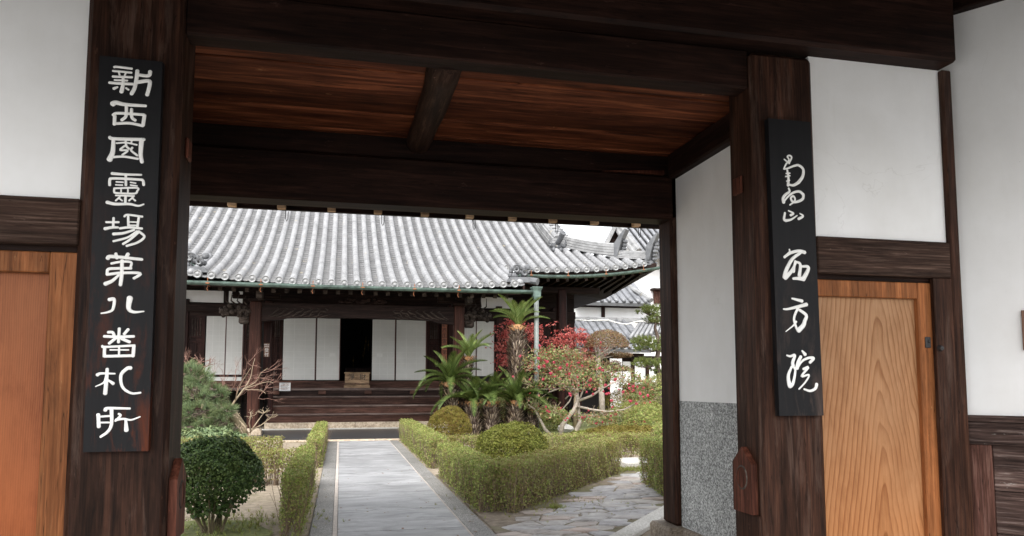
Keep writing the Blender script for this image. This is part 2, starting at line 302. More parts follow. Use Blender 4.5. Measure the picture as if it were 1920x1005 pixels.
M['cycad_y'] = leaf_mat('young_cycad_frond_leaves', [(0.1, 0.16, 0.04), (0.17, 0.24, 0.07), (0.27, 0.33, 0.14)], 0.2, 0.45)
M['scale'] = leaf_mat('cycad_leaf_base', [(0.03, 0.02, 0.015), (0.1, 0.07, 0.05), (0.32, 0.26, 0.2), (0.05, 0.035, 0.025)], 0.0, 0.8)
M['crownfuzz'] = leaf_mat('rusty_cycad_crown', [(0.3, 0.14, 0.06), (0.45, 0.25, 0.12), (0.2, 0.1, 0.05)], 0.0, 0.9)
M['bark'] = plain('mossy_bark', (0.15, 0.12, 0.07), 0.9, 0.5, 9, 0.6, 40)
M['bark_pale'] = plain('pale_grey_bark', (0.34, 0.29, 0.24), 0.85, 0.35, 9, 0.4, 40)
M['bark_dk'] = plain('dark_pine_bark', (0.1, 0.07, 0.055), 0.9, 0.5, 12, 0.6, 40)
M['twigred'] = plain('reddish_bare_twigs', (0.22, 0.12, 0.09), 0.8, 0.4, 5, 0)
M['twigtan'] = plain('tan_bare_twigs', (0.27, 0.21, 0.14), 0.8, 0.3, 5, 0.1)

# ---------------------------------------------------------------- object helpers
def origin(o):
    v = Vector((0, 0, 0))
    while o is not None: v = v + Vector(o.location); o = o.parent
    return v
def tag(o, label=None, cat=None, group=None, kind=None):
    if label: o['label'] = label
    if cat: o['category'] = cat
    if group: o['group'] = group
    if kind: o['kind'] = kind
    return o
def thing(name, label, cat, loc=(0, 0, 0), group=None):
    o = bpy.data.objects.new(name, None); COL.objects.link(o); o.location = loc; o.empty_display_size = 0.1
    return tag(o, label, cat, group)
def link(name, me, mat, parent=None, loc=None, smooth=False):
    o = bpy.data.objects.new(name, me); COL.objects.link(o)
    if loc is not None: o.location = loc
    if parent is not None: o.parent = parent
    if mat is not None and not me.materials: me.materials.append(mat)
    if smooth: me.polygons.foreach_set('use_smooth', [True] * len(me.polygons))
    return o
class MB:
    def __init__(s): s.v = []; s.f = []
    def add(s, vs, fs):
        k = len(s.v); s.v.extend([tuple(p) for p in vs]); s.f.extend([tuple(i + k for i in q) for q in fs]); return s
    def box(s, x0, x1, y0, y1, z0, z1, b=0.0):
        if x0 > x1: x0, x1 = x1, x0
        if y0 > y1: y0, y1 = y1, y0
        if z0 > z1: z0, z1 = z1, z0
        if b <= 0:
            vs = [(x, y, z) for z in (z0, z1) for y in (y0, y1) for x in (x0, x1)]
            return s.add(vs, [(0, 2, 3, 1), (4, 5, 7, 6), (0, 1, 5, 4), (2, 6, 7, 3), (0, 4, 6, 2), (1, 3, 7, 5)])
        bm = bmesh.new(); bmesh.ops.create_cube(bm, size=1)
        for v in bm.verts: v.co = Vector(((x0 + x1) / 2 + v.co.x * (x1 - x0), (y0 + y1) / 2 + v.co.y * (y1 - y0), (z0 + z1) / 2 + v.co.z * (z1 - z0)))
        b = min(b, 0.45 * min(x1 - x0, y1 - y0, z1 - z0))
        bmesh.ops.bevel(bm, geom=bm.edges[:], offset=b, segments=1, affect='EDGES')
        bm.verts.index_update(); s.add([v.co.copy() for v in bm.verts], [[v.index for v in f.verts] for f in bm.faces]); bm.free(); return s
    def tube(s, pts, rad, n=6, cap=True):
        pts = [Vector(p) for p in pts]; rs = rad if hasattr(rad, '__len__') else [rad] * len(pts)
        k = len(s.v); ref = None
        for i, p in enumerate(pts):
            t = (pts[min(i + 1, len(pts) - 1)] - pts[max(i - 1, 0)])
            t = t.normalized() if t.length > 1e-9 else Vector((0, 0, 1))
            if ref is None: ref = Vector((1, 0, 0)) if abs(t.x) < 0.8 else Vector((0, 1, 0))
            u = (ref - t * ref.dot(t)).normalized(); w = t.cross(u); ref = u
            for j in range(n):
                a = 2 * math.pi * j / n; q = p + (u * math.cos(a) + w * math.sin(a)) * rs[i]; s.v.append(tuple(q))
        for i in range(len(pts) - 1):
            for j in range(n):
                a, b = k + i * n + j, k + i * n + (j + 1) % n; s.f.append((a, b, b + n, a + n))
        if cap: s.f.append(tuple(k + j for j in range(n))[::-1]); s.f.append(tuple(k + (len(pts) - 1) * n + j for j in range(n)))
        return s
    def ball(s, c, r, nu=8, nv=5):
        r = r if hasattr(r, '__len__') else (r, r, r); k = len(s.v)
        for i in range(nv + 1):
            th = math.pi * i / nv
            for j in range(nu):
                a = 2 * math.pi * j / nu; s.v.append((c[0] + r[0] * math.sin(th) * math.cos(a), c[1] + r[1] * math.sin(th) * math.sin(a), c[2] + r[2] * math.cos(th)))
        for i in range(nv):
            for j in range(nu): a, b = k + i * nu + j, k + i * nu + (j + 1) % nu; s.f.append((a, a + nu, b + nu, b))
        return s
    def prism(s, poly, axis, a0, a1):
        """poly in the two other axes, extruded from a0 to a1"""
        n = len(poly)
        def p(q, a):
            if axis == 'X': return (a, q[0], q[1])
            if axis == 'Y': return (q[0], a, q[1])
            return (q[0], q[1], a)
        vs = [p(q, a0) for q in poly] + [p(q, a1) for q in poly]
        fs = [tuple(range(n))[::-1], tuple(range(n, 2 * n))] + [(i, (i + 1) % n, n + (i + 1) % n, n + i) for i in range(n)]
        return s.add(vs, fs)
    def obj(s, name, mat, parent=None, smooth=False, kind=None, label=None, base=None):
        o0 = origin(parent) if parent is not None else Vector((0, 0, 0))
        if base is not None: o0 = Vector(base)
        me = bpy.data.meshes.new(name); me.from_pydata([(x - o0.x, y - o0.y, z - o0.z) for x, y, z in s.v], [], s.f)
        bm = bmesh.new(); bm.from_mesh(me); bmesh.ops.recalc_face_normals(bm, faces=bm.faces); bm.to_mesh(me); bm.free()
        o = link(name, me, mat, parent, base, smooth)
        if kind: o['kind'] = kind
        if label: o['label'] = label
        return o
def B(*a, **k): return MB().box(*a, **k)
def fast(name, V, Fq, mat, parent=None, kind='stuff', smooth=False):
    """V (n,3), Fq (m,4) numpy"""
    o0 = origin(parent) if parent is not None else Vector((0, 0, 0))
    V = np.asarray(V, dtype=np.float32) - np.array(o0, dtype=np.float32); m, k = Fq.shape
    me = bpy.data.meshes.new(name); me.vertices.add(len(V)); me.vertices.foreach_set('co', V.ravel())
    me.loops.add(m * k); me.loops.foreach_set('vertex_index', Fq.ravel().astype(np.int32))
    me.polygons.add(m); me.polygons.foreach_set('loop_start', np.arange(0, m * k, k, dtype=np.int32))
    me.polygons.foreach_set('loop_total', np.full(m, k, dtype=np.int32)); me.update(calc_edges=True)
    o = link(name, me, mat, parent, None, smooth)
    if kind: o['kind'] = kind
    return o
def leaves(C, L, Wd, bias=None, spread=1.0, dirs=None, jit=0.3):
    """diamond leaves at centres C; bias = outward normals"""
    n = len(C); N = RNG.normal(size=(n, 3)) * spread
    if bias is not None: N = N + bias
    N /= np.linalg.norm(N, axis=1, keepdims=True) + 1e-9
    A = RNG.normal(size=(n, 3)) if dirs is None else dirs + RNG.normal(size=(n, 3)) * jit
    A -= N * (A * N).sum(1, keepdims=True); A /= np.linalg.norm(A, axis=1, keepdims=True) + 1e-9
    Bv = np.cross(N, A); s = RNG.uniform(0.7, 1.3, (n, 1))
    P = np.stack([C - A * L * s / 2, C + Bv * Wd * s / 2, C + A * L * s / 2, C - Bv * Wd * s / 2], 1).reshape(-1, 3)
    return P, np.arange(4 * n).reshape(n, 4)
def needles(C, out, k, L, w):
    """pine tufts: k needles fanning round direction out at each centre"""
    n = len(C); c = np.repeat(C, k, 0); o = np.repeat(out, k, 0) + RNG.normal(size=(n * k, 3)) * 0.55
    o /= np.linalg.norm(o, axis=1, keepdims=True); s = np.cross(o, RNG.normal(size=(n * k, 3))); s /= np.linalg.norm(s, axis=1, keepdims=True)
    ln = L * RNG.uniform(0.6, 1.1, (n * k, 1)); P = np.stack([c - s * w, c + s * w, c + o * ln + s * w * 0.3, c + o * ln - s * w * 0.3], 1).reshape(-1, 3)
    return P, np.arange(4 * n * k).reshape(-1, 4)
def wob(P, f=3.0, a=0.04):
    x, y, z = P[:, 0] * f, P[:, 1] * f, P[:, 2] * f
    return a * (np.sin(x * 1.7 + 1.3 * np.sin(y * 1.3 + z)) + np.sin(y * 2.1 + z * 1.9 + 2 * np.sin(x * 0.9)) + 0.6 * np.sin(x * 4.3 + y * 3.7 + z * 5.1)) / 2.6
def text_mesh(txt, size, depth=0.002):
    cu = bpy.data.curves.new('lettering', 'FONT'); cu.body = txt; cu.size = size; cu.extrude = depth; cu.align_x = 'CENTER'; cu.align_y = 'CENTER'; cu.resolution_u = 3
    o = bpy.data.objects.new('lettering', cu); COL.objects.link(o)
    dg = bpy.context.evaluated_depsgraph_get(); me = bpy.data.meshes.new_from_object(o.evaluated_get(dg))
    bpy.data.objects.remove(o); return me
def lettering(txt, size, parent, pos, mat, name='lettering', vertical=False):
    """text on a face looking towards -Y"""
    out = []
    for i, ch in enumerate(txt if vertical else [txt]):
        if ch == ' ': continue
        me = text_mesh(ch, size); me.transform(Matrix.Rotation(R(90), 4, 'X')); me.materials.clear()
        p = Vector(pos) - Vector((0, 0, i * size * 1.06 if vertical else 0)) - origin(parent)
        out.append(link(name, me, mat, parent, p))
    return out
# ================================================================ SETTING: ground
def struct(o): o['kind'] = 'structure'; return o
gm = MB(); gm.add([(-2500, -2500, -0.006), (2500, -2500, -0.006), (2500, 2500, -0.006), (-2500, 2500, -0.006)], [(0, 1, 2, 3)])
struct(gm.obj('street_ground', M['street']))
def blob_sheet(name, x0, x1, y0, y1, z, mat, step=0.25, amp=0.02):
    nx, ny = max(2, int((x1 - x0) / step)), max(2, int((y1 - y0) / step))
    X, Y = np.meshgrid(np.linspace(x0, x1, nx), np.linspace(y0, y1, ny)); P = np.stack([X.ravel(), Y.ravel(), np.zeros(nx * ny)], 1)
    P[:, 2] = z + amp * (0.5 + 0.5 * np.sin(P[:, 0] * 1.9 + np.sin(P[:, 1] * 1.3) * 2) * np.cos(P[:, 1] * 1.7))
    i = np.arange(nx * ny).reshape(ny, nx); Fq = np.stack([i[:-1, :-1], i[:-1, 1:], i[1:, 1:], i[1:, :-1]], -1).reshape(-1, 4)
    return struct(fast(name, P, Fq, mat, None, None, True))
blob_sheet('garden_soil', -16, -0.28, 6.4, 20.4, 0.0, M['sand'])
blob_sheet('garden_soil', 1.535, 26, 5.3, 20.4, 0.0, M['sand'])
gm = MB(); gm.add([(-30, 20.3, 0.0), (40, 20.3, 0.0), (40, 60, 0.0), (-30, 60, 0.0)], [(0, 1, 2, 3)])
struct(gm.obj('courtyard_ground', M['sand']))
gm = MB(); gm.add([(-16, 20.9, 0.006), (3.1, 20.9, 0.006), (3.1, 26.25, 0.006), (-16, 26.25, 0.006)], [(0, 1, 2, 3)])
struct(gm.obj('dark_paving', M['wet']))
# moss / dark bed along the diagonal hedge
def strip(name, pts, z, mat):
    gm = MB(); gm.add([(x, y, z) for x, y in pts], [tuple(range(len(pts)))]); return struct(gm.obj(name, mat))
strip('bed_earth', [(1.56, 7.3), (1.56, 12.5), (5.2, 12.6), (4.9, 11.9), (3.4, 10.2), (2.2, 8.6)], 0.026, M['earth'])
strip('moss_patch', [(-1.9, 7.0), (-0.75, 7.0), (-0.62, 8.0), (-0.95, 8.75), (-1.5, 8.9), (-2.2, 8.6)], 0.026, M['moss'])
strip('garden_moss', [(3.4, 17.5), (12, 17.0), (17, 22), (17, 33), (8.5, 33), (4.2, 25), (3.2, 21)], 0.026, M['moss'])

# path of long slabs: each slab is an object
path = struct(bpy.data.objects.new('stone_path', None)); COL.objects.link(path)
y = 5.4; ys = [y]
while y < 20.3: y = min(20.32, y + random.uniform(1.15, 1.38)); ys.append(y)
for a, b_ in zip(ys[:-1], ys[1:]):
    B(0.0, 1.285, a + .007, b_ - .007, 0.0, 0.034 + random.uniform(-.002, .002), 0.006).obj('path_slab', M['slab'], path)
y = 5.2
for side in (-1, 1):
    y = 5.2
    while y < 20.3:
        y2 = min(20.32, y + random.uniform(1.5, 2.1))
        if side < 0: B(-0.27, -0.05, y + .003, y2 - .003, 0, 0.03 + random.uniform(-.002, .002), 0.006).obj('kerb_stone', M['kerb'], path)
        else: B(1.31, 1.53, y + .003, y2 - .003, 0, 0.03 + random.uniform(-.002, .002), 0.006).obj('kerb_stone', M['kerb'], path)
        y = y2
B(-0.047, -0.003, 5.2, 20.32, 0, 0.026).obj('mortar_line', M['curbline'], path)
B(1.288, 1.307, 5.2, 20.32, 0, 0.026).obj('mortar_line', M['curbline'], path)
kr = struct(bpy.data.objects.new('pale_kerb', None)); COL.objects.link(kr)
x = -15.0
while x < 3.1:
    x2 = x + random.uniform(1.6, 2.2); B(x + .004, x2 - .004, 20.5, 20.84, 0, 0.045, 0.01).obj('kerb_stone', M['beige_stone'], kr); x = x2
# white kerb beside the gate and gravel drain
def oriented(p0, p1, w, z0, z1, b=0.01):
    p0, p1 = Vector((p0[0], p0[1], 0)), Vector((p1[0], p1[1], 0)); d = (p1 - p0); L = d.length; d.normalize(); n = Vector((d.y, -d.x, 0))
    m = MB().box(0, L, 0, w, z0, z1, b); m.v = [tuple(p0 + d * q[0] + n * q[1] + Vector((0, 0, q[2]))) for q in m.v]; return m
wk = struct(bpy.data.objects.new('drain_kerb', None)); COL.objects.link(wk)
oriented((2.05, 6.33), (2.62, 7.03), 0.2, 0, 0.06).obj('kerb_stone', M['granite_pale'], wk)
oriented((2.63, 7.04), (3.63, 8.28), 0.2, 0, 0.06).obj('kerb_stone', M['granite_pale'], wk)
oriented((3.64, 8.29), (4.2, 8.98), 0.26, 0, 0.06).obj('kerb_stone', M['granite_pale'], wk)
oriented((3.0, 6.95), (3.9, 8.07), 0.2, 0, 0.08).obj('kerb_stone', M['granite_pale'], wk)
gv = MB()
for i in range(1100):
    s, t = random.uniform(0, 3.2), random.uniform(0.26, 0.62); d = Vector((0.627, 0.779, 0)); n = Vector((0.779, -0.627, 0))
    p = Vector((2.2, 6.45, 0.012)) + d * s + n * t; r = random.uniform(.011, .026)
    gv.ball(p, (r, r * random.uniform(.6, 1), r * .6), 5, 3)
gv.obj('drain_gravel', M['gravel'], None, True, 'stuff')
oriented((2.42, 6.25), (4.4, 8.71), 0.37, 0.0, 0.01, 0).obj('drain_bed', M['gravel'])['kind'] = 'structure'

# irregular flagstones (Voronoi cells), each an object
def clip(poly, p, nrm):
    out = []
    for i in range(len(poly)):
        a, b_ = poly[i], poly[(i + 1) % len(poly)]; da, db = (a - p).dot(nrm), (b_ - p).dot(nrm)
        if da <= 0: out.append(a)
        if (da < 0) != (db < 0) and abs(da - db) > 1e-9: out.append(a + (b_ - a) * (da / (da - db)))
    return out
fl = struct(bpy.data.objects.new('flagstone_path', None)); COL.objects.link(fl)
reg = [Vector(p) for p in ((1.6, 6.3), (2.02, 6.3), (3.2, 7.76), (3.62, 8.28), (4.3, 9.3), (4.75, 10.6), (5.35, 12.0), (4.95, 12.05), (3.3, 9.95), (2.4, 8.75), (1.56, 7.45))]
reg_planes = None
def inside(p, poly):
    c = False
    for i in range(len(poly)):
        a, b_ = poly[i], poly[i - 1]
        if (a.y > p.y) != (b_.y > p.y) and p.x < (b_.x - a.x) * (p.y - a.y) / (b_.y - a.y) + a.x: c = not c
    return c
rot = R(0)
pts = []
for _ in range(6000):
    p = Vector((random.uniform(1.3, 5.8), random.uniform(6.0, 12.6)))
    near = [q for q in pts if ((q.x - p.x) / 1.35) ** 2 + ((q.y - p.y) / 0.85) ** 2 < 0.2 ** 2 * random.choice((0.8, 1.0, 2.1))]
    if not near: pts.append(p)
nfl = 0
for p in pts:
    if not inside(p, reg): continue
    poly = [Vector((p.x - 1, p.y - 1)), Vector((p.x + 1, p.y - 1)), Vector((p.x + 1, p.y + 1)), Vector((p.x - 1, p.y + 1))]
    for q in pts:
        if q is p or (q - p).length > 1.6: continue
        d = Vector(((q.x - p.x) / 1.35 ** 2, (q.y - p.y) / 0.85 ** 2)).normalized(); poly = clip(poly, (p + q) / 2 - d * 0.006, d)
        if len(poly) < 3: break
    if len(poly) < 3: continue
    # subdivide + roughen the outline
    outl = []
    for i in range(len(poly)):
        a, b_ = poly[i], poly[(i + 1) % len(poly)]
        if (b_ - a).length < 0.02: continue
        outl.append(a)
        if (b_ - a).length > 0.14: outl.append((a + b_) / 2 + Vector((random.uniform(-.012, .012), random.uniform(-.012, .012))) - ((a + b_) / 2 - p) * 0.03)
    if len(outl) < 3: continue
    c = sum(outl, Vector((0, 0))) / len(outl); h = 0.04 + random.uniform(-.006, .01); tx, ty = random.uniform(-.015, .015), random.uniform(-.015, .015)
    n = len(outl); vs = [(q.x, q.y, 0.0) for q in outl]
    vs += [(q.x, q.y, h - .012 + (q.x - c.x) * tx + (q.y - c.y) * ty) for q in outl]
    vs += [(c.x + (q.x - c.x) * .9, c.y + (q.y - c.y) * .9, h + (q.x - c.x) * tx + (q.y - c.y) * ty) for q in outl]
    fs = [(i, (i + 1) % n, n + (i + 1) % n, n + i) for i in range(n)] + [(n + i, n + (i + 1) % n, 2 * n + (i + 1) % n, 2 * n + i) for i in range(n)] + [tuple(range(2 * n, 3 * n))]
    MB().add(vs, fs).obj('flagstone', M['flag'], fl, base=None); nfl += 1
strip('joint_earth', [(1.54, 6.2), (2.1, 6.2), (4.35, 9.2), (5.5, 12.1), (4.9, 12.15), (3.2, 10.05), (2.3, 8.9), (1.54, 7.65)], 0.03, M['earth'])
cr = struct(bpy.data.objects.new('cross_path', None)); COL.objects.link(cr)
x = 4.95
while x < 7.4:
    x2 = x + random.uniform(.5, .8); B(x + .006, x2 - .006, 12.55, 13.5, 0.02, 0.13, 0.015).obj('step_stone', M['granite_pale'], cr); x = x2

# ================================================================ GATE
G = thing('temple_gate', 'large dark timber gate with white plaster side bays framing the whole view', 'gate', (0.92, 4.85, 0))
def part(name, m, mat, parent=None, **k): return m.obj(name, M[mat], parent or G, **k)
# uprights
pads = MB()
for x0, x1, yb_ in ((-1.468, -0.944, 4.98), (2.785, 3.282, 4.94)):
    p = part('main_post', B(x0, x1, 4.6, yb_, 0.28, 3.86, 0.03), 'gate_v')
    part('base_stone', B(x0 - .07, x1 + .07, 4.53, 5.05, 0, 0.28, 0.03), 'beige_stone')
for x0, x1 in ((-1.6, -1.32), (3.04, 3.32)):
    part('rear_post', B(x0, x1, 6.5, 6.79, 0.2, 3.5, 0.025), 'gate_v')
cpx = at(1782, 455, 4.6).x; part('corner_post', B(cpx, 4.475, 4.6, 4.78, 0.2, 3.88, 0.012), 'gate_v'); jx = at(1759, 700, 4.603).x; part('door_jamb', B(jx, cpx - .001, 4.603, 4.644, 0.2, 2.284, 0.006), 'gate_v'); part('jamb_backing', B(jx + .02, 4.47, 4.646, 4.77, 0.2, 2.2865), 'gate_v')
part('corner_post', B(-2.65, -2.46, 4.6, 4.78, 0.2, 3.88, 0.02), 'gate_v')
# beige footing stone of the rear right post and wall
part('base_stone', B(2.93, 3.4, 6.42, 6.87, 0, 0.2, 0.025), 'beige_dk')
part('base_stone', B(3.05, 3.3, 5.18, 6.41, 0, 0.2, 0.02), 'beige_dk')
# great lintel and under-lintel
part('great_lintel', B(-2.6, 4.415, 4.47, 5.0, 3.885, 4.5, 0.025), 'gate_x')
part('under_lintel', B(-0.95, 2.79, 4.64, 4.81, 3.6, 3.884, 0.012), 'gate_x')
# ceiling boards, each one an object
ysm = [4.815, 5.17, 5.60, 6.03, 6.46, 6.9]
for a, b_ in zip(ysm[:-1], ysm[1:]):
    part('ceiling_board', B(-1.62, 3.3, a + .009, b_ - .009, 3.7 + random.uniform(0, .014), 3.735, 0.006), 'ceil')
# natural log beam, tapering to the rear
lb = MB()
pts_ = []; rr_ = []
for i in range(9):
    u = i / 8; yy = 4.82 + u * 1.9; pts_.append((0.655 + 0.012 * math.sin(u * 5) - 0.0 * u, yy, 3.69 - 0.02 * u)); rr_.append(0.122 - 0.016 * u + .003 * math.sin(i * 2.1))
lb.tube(pts_, rr_, 14); part('ceiling_beam', lb, 'log', smooth=True)
# side beams under the ceiling
part('side_beam', B(3.02, 3.26, 4.95, 6.5, 3.47, 3.7, 0.015), 'gate_y'); part('side_beam', B(-1.6, -1.34, 5.1, 6.5, 3.47, 3.7, 0.015), 'gate_y')
# rear beams
zb = (at(350, 366, 6.5).z + at(1235, 408, 6.5).z) / 2
part('rear_beam', B(-1.75, 3.6, 6.5, 6.76, zb, 3.5, 0.02), 'gate_x')
part('rear_purlin', B(-1.75, 3.6, 6.56, 6.8, 3.503, 3.72, 0.02), 'gate_x')
part('ceiling_gap_strip', MB().prism([(2.36, 3.503), (2.98, 3.503), (2.98, 3.545), (2.4, 3.508)], 'Y', 6.49, 6.555), 'block')  # added strip, stands in for ceiling boards glimpsed through the gap above the beam
# rear eave: rafters, fascia with pale cleats and gutter hooks
ze = (at(350, 381, 8.0).z + at(1235, 431, 8.0).z) / 2
for i in range(16):
    x = -2.3 + i * .4; m = MB(); m.prism([(6.8, 3.74), (8.0, ze + .13), (8.0, ze + .2), (6.8, 3.82)], 'X', x, x + .07); part('rear_rafter', m, 'gate_y')
part('eave_fascia', B(-2.6, 4.6, 8.0, 8.05, ze, ze + .2, 0.004), 'gate_x')
part('eave_lath', B(-2.6, 4.6, 7.955, 7.998, ze + .085, ze + .13, 0.004), 'gate_x')
for i, (px, py) in enumerate(((435, 375), (528, 380), (622, 385), (709, 389), (797, 394), (881, 399), (961, 404), (1037, 408), (1115, 413), (1193, 419))):
    p = at(px, py, 7.95); part('eave_cleat', B(p.x - .042, p.x + .042, 7.92, 7.998, ze - .004, ze + .05, 0.004), 'pale')
    if px in (528, 709, 881, 1037, 1193):
        h = MB(); x = p.x + .04; h.tube([(x, 7.99, ze + .03), (x + .002, 7.985, ze - .1), (x + .012, 7.98, ze - .125), (x + .024, 7.98, ze - .1), (x + .026, 7.98, ze - .02)], .0045, 5); part('gutter_hook', h, 'iron')
# plaster and granite of the passage walls
for sx, x in ((1, 3.1), (-1, -1.42)):
    part('passage_plaster', B(x, x + .14 * sx, 4.9, 6.5, 1.353, 3.48), 'plaster')
    part('granite_dado', B(x - .002 * sx, x + .142 * sx, 4.9, 6.5, 0.2, 1.352), 'granite')
# side bays: plaster, rail, small door
for sx in (1, -1):
    x0, x1 = (3.275, cpx) if sx > 0 else (-2.47, -1.46)
    part('bay_plaster', B(x0, x1 + (.002 if sx > 0 else 0), 4.64, 4.76, 2.556, 3.9), 'plaster')
    part('bay_rail', B(x0, x1 + (.004 if sx > 0 else 0), 4.607, 4.74, 2.287, 2.555, 0.008), 'nuki')
    if sx > 0: x1 = jx + .018
    dt = at(1541, 525, 4.68).z; pt = at(1541, 556, 4.68).z
    d = part('side_door', MB().box(x0 - .0, x1, 4.705, 4.74, 0.25, dt), 'door_f')
    sr = 4.124 if sx > 0 else -1.612
    # rails and stile stand proud of the panel
    part('door_panel', B(x0 + .0, sr, 4.69, 4.7045, 0.25, pt), 'door_r' if sx > 0 else 'door_l', d)
    part('door_stile', B(sr, x1 - .003, 4.648, 4.704, 0.22, dt, 0.006), 'door_f', d)
    tr = B(x0 + .003, sr - .001, 4.65, 4.704, pt, dt, 0.006); o = part('door_top_rail', tr, 'door_f', d)
    part('door_head', B(x0, x1, 4.66, 4.76, dt + .003, 2.2865), 'gate_x')
o = at(1741, 642, 4.64)
hp = MB().box(o.x - .026, o.x + .02, 4.638, 4.647, o.z - .04, o.z + .04, .003).ball((o.x + .002, 4.636, o.z + .006), (.012, .01, .012), 8, 5); part('door_lock_plate', hp, 'iron')
o = at(1762, 653, 4.6); part('door_ring_knob', MB().ball((o.x, 4.59, o.z), (.018, .02, .018), 10, 6).tube([(o.x, 4.6, o.z), (o.x, 4.575, o.z)], [.024, .016], 10), 'iron')
# bolt blocks with round sockets on the inner faces of the main posts
for sx, xi in ((-1, 2.785), (1, -0.944)):
    prof = [(4.66, 0.62), (4.91, 0.62), (4.91, 0.96), (4.785, 1.07), (4.66, 0.96)]
    m = MB(); m.prism(prof, 'X', xi, xi + sx * .045); part('bolt_block', m, 'block')
    rg = MB(); 
    for k in range(24):
        a0, a1 = 2 * math.pi * k / 24, 2 * math.pi * (k + 1) / 24; xx = xi + sx * .045
        rg.add([(xx, 4.785 + .075 * math.cos(a), .86 + .085 * math.sin(a)) for a in (a0, a1)] + [(xx + sx * .004, 4.785 + .064 * math.cos(a), .86 + .073 * math.sin(a)) for a in (a1, a0)] , [(0, 1, 2, 3)])
    part('socket_ring', rg, 'carve')
    part('iron_bolt', B(xi, xi + sx * .02, 4.74, 4.86, 2.87, 3.0, .01), 'block')
    part('lower_tie', B(xi - .001 * sx, xi + sx * .02, 4.62, 4.93, .28, .615, .005), 'gate_v')
# wing walls splaying towards the street; left one unseen, added for even light
def wing(sx):
    S = Vector((4.478 if sx > 0 else -2.652, 4.70, 0)); d = Vector((.574 * sx, -.819, 0)); n = Vector((-.819 * sx, -.574, 0))
    def wb(s0, s1, t0, t1, z0, z1, b=0):
        m = MB().box(s0, s1, t0, t1, z0, z1, b); m.v = [tuple(S + d * q[0] + n * q[1] + Vector((0, 0, q[2]))) for q in m.v]; return m
    w = thing('wing_wall', 'white plaster wall with dark board wainscot at the far right of the gate' if sx > 0 else 'unseen white plaster wing wall added left of the gate to balance the light', 'wall', S)
    part('wall_plaster', wb(-.05, 2.6, -.12, 0, 1.28, 4.6), 'plaster', w)
    part('cap_rail', wb(0, 2.6, -.1, .045, 1.236, 1.2815, .004), 'wains', w)
    part('top_rail', wb(0.0, 2.6, -.1, .03, 1.07, 1.2345, .004), 'wains', w)
    for s in (0.0, .95, 1.9): part('stile', wb(s, s + .2, -.1, .022, 0.05, 1.069, .004), 'wains_f', w)
    z = 1.07
    for hgt in (.33, .3, .3):
        for s in (.2, 1.15): part('board', wb(s + .002, s + .748, -.1, -.012 + random.uniform(-.002, .002), z - hgt + .004, z, .004), 'wains', w)
        z -= hgt
    part('sill_stone', wb(0, 2.6, -.14, .06, 0, .13, .01), 'beige_stone', w)
    part('eave_beam', wb(0.0, 2.6, -.2, .08, 4.33, 4.55, .01), 'gate_y', w)
    return wb
wb = wing(1); wing(-1)
m = wb(.425, .56, 0.0, .02, 1.745, 2.03, .003); tag(m.obj('nameplate', M['plaque_b']), 'narrow brown wooden nameplate at the right picture edge on the white wing wall', 'nameplate')
# unseen gate roof; front eave dropped and extended to shade the walls
rf = part('gate_roof', MB().prism([(1.7, 3.42), (4.45, 4.52), (5.3, 4.75), (8.15, ze + .2), (8.15, ze + .3), (5.3, 5.1), (1.65, 3.54)], 'X', -3.0, 4.9), 'pan')
for i in range(20):
    x = -2.9 + i * .4; part('front_rafter', MB().prism([(1.75, 3.33), (4.46, 4.41), (4.46, 4.52), (1.75, 3.43)], 'X', x, x + .08), 'gate_y')
    rw = MB(); rw.tube([(x, 1.63, 3.56), (x, 5.3, 5.12)], .075, 8); part('roof_tile_row', rw, 'tile', rf)
part('threshold', B(-0.94, 2.78, 4.7, 4.95, 0, .14, .01), 'gate_x')

# ================================================================ SIGNBOARDS
def smooth_pts(pts, r0, r1):
    P = [Vector(p) for p in pts]; out = []; rad = []
    E = [P[0] * 2 - P[1]] + P + [P[-1] * 2 - P[-2]]; n = len(P) - 1; k = 5
    for i in range(n):
        a, b_, c, d = E[i:i + 4]
        for j in range(k + (i == n - 1)):
            t = j / k; q = 0.5 * ((2 * b_) + (c - a) * t + (2 * a - 5 * b_ + 4 * c - d) * t * t + (3 * b_ - a - 3 * c + d) * t ** 3)
            out.append(q); rad.append(r0 + (r1 - r0) * ((i + t) / n))
    d0 = (out[0] - out[1]).normalized(); d1 = (out[-1] - out[-2]).normalized()
    out = [out[0] + d0 * rad[0] * .75, out[0] + d0 * rad[0] * .4] + out + [out[-1] + d1 * rad[-1] * .4, out[-1] + d1 * rad[-1] * .75]
    rad = [rad[0] * .35, rad[0] * .85] + rad + [rad[-1] * .85, rad[-1] * .35]
    return out, rad
def signboard(label, corners, chars, mat, loc):
    s = thing('signboard', label, 'signboard', loc)
    (ax, az), (bx, bz), (cx, cz), (dx, dz) = corners
    m = MB(); y0, y1 = 4.548, 4.598
    m.add([(x, y, z) for y in (y0, y1) for x, z in ((ax, az), (bx, bz), (cx, cz), (dx, dz))], [(0, 1, 2, 3), (7, 6, 5, 4), (0, 4, 5, 1), (1, 5, 6, 2), (2, 6, 7, 3), (3, 7, 4, 0)])
    m.obj('board', mat, s)
    for ch in chars:
        mm = MB()
        for i, st in enumerate(ch):
            r0, r1 = st[0] / 1560, st[1] / 1560; pp = [(st[k] / 1000, 0, st[k + 1] / 1000) for k in range(2, len(st), 2)]
            P, rad = smooth_pts(pp, r0, r1); k0 = len(mm.v); mm.tube(P, rad, 8)
            mm.v[k0:] = [(x, 4.5478 + y * .32 - i * .00007, z) for x, y, z in mm.v[k0:]]
        mm.obj('character', M['letter'], s, True)
    return s
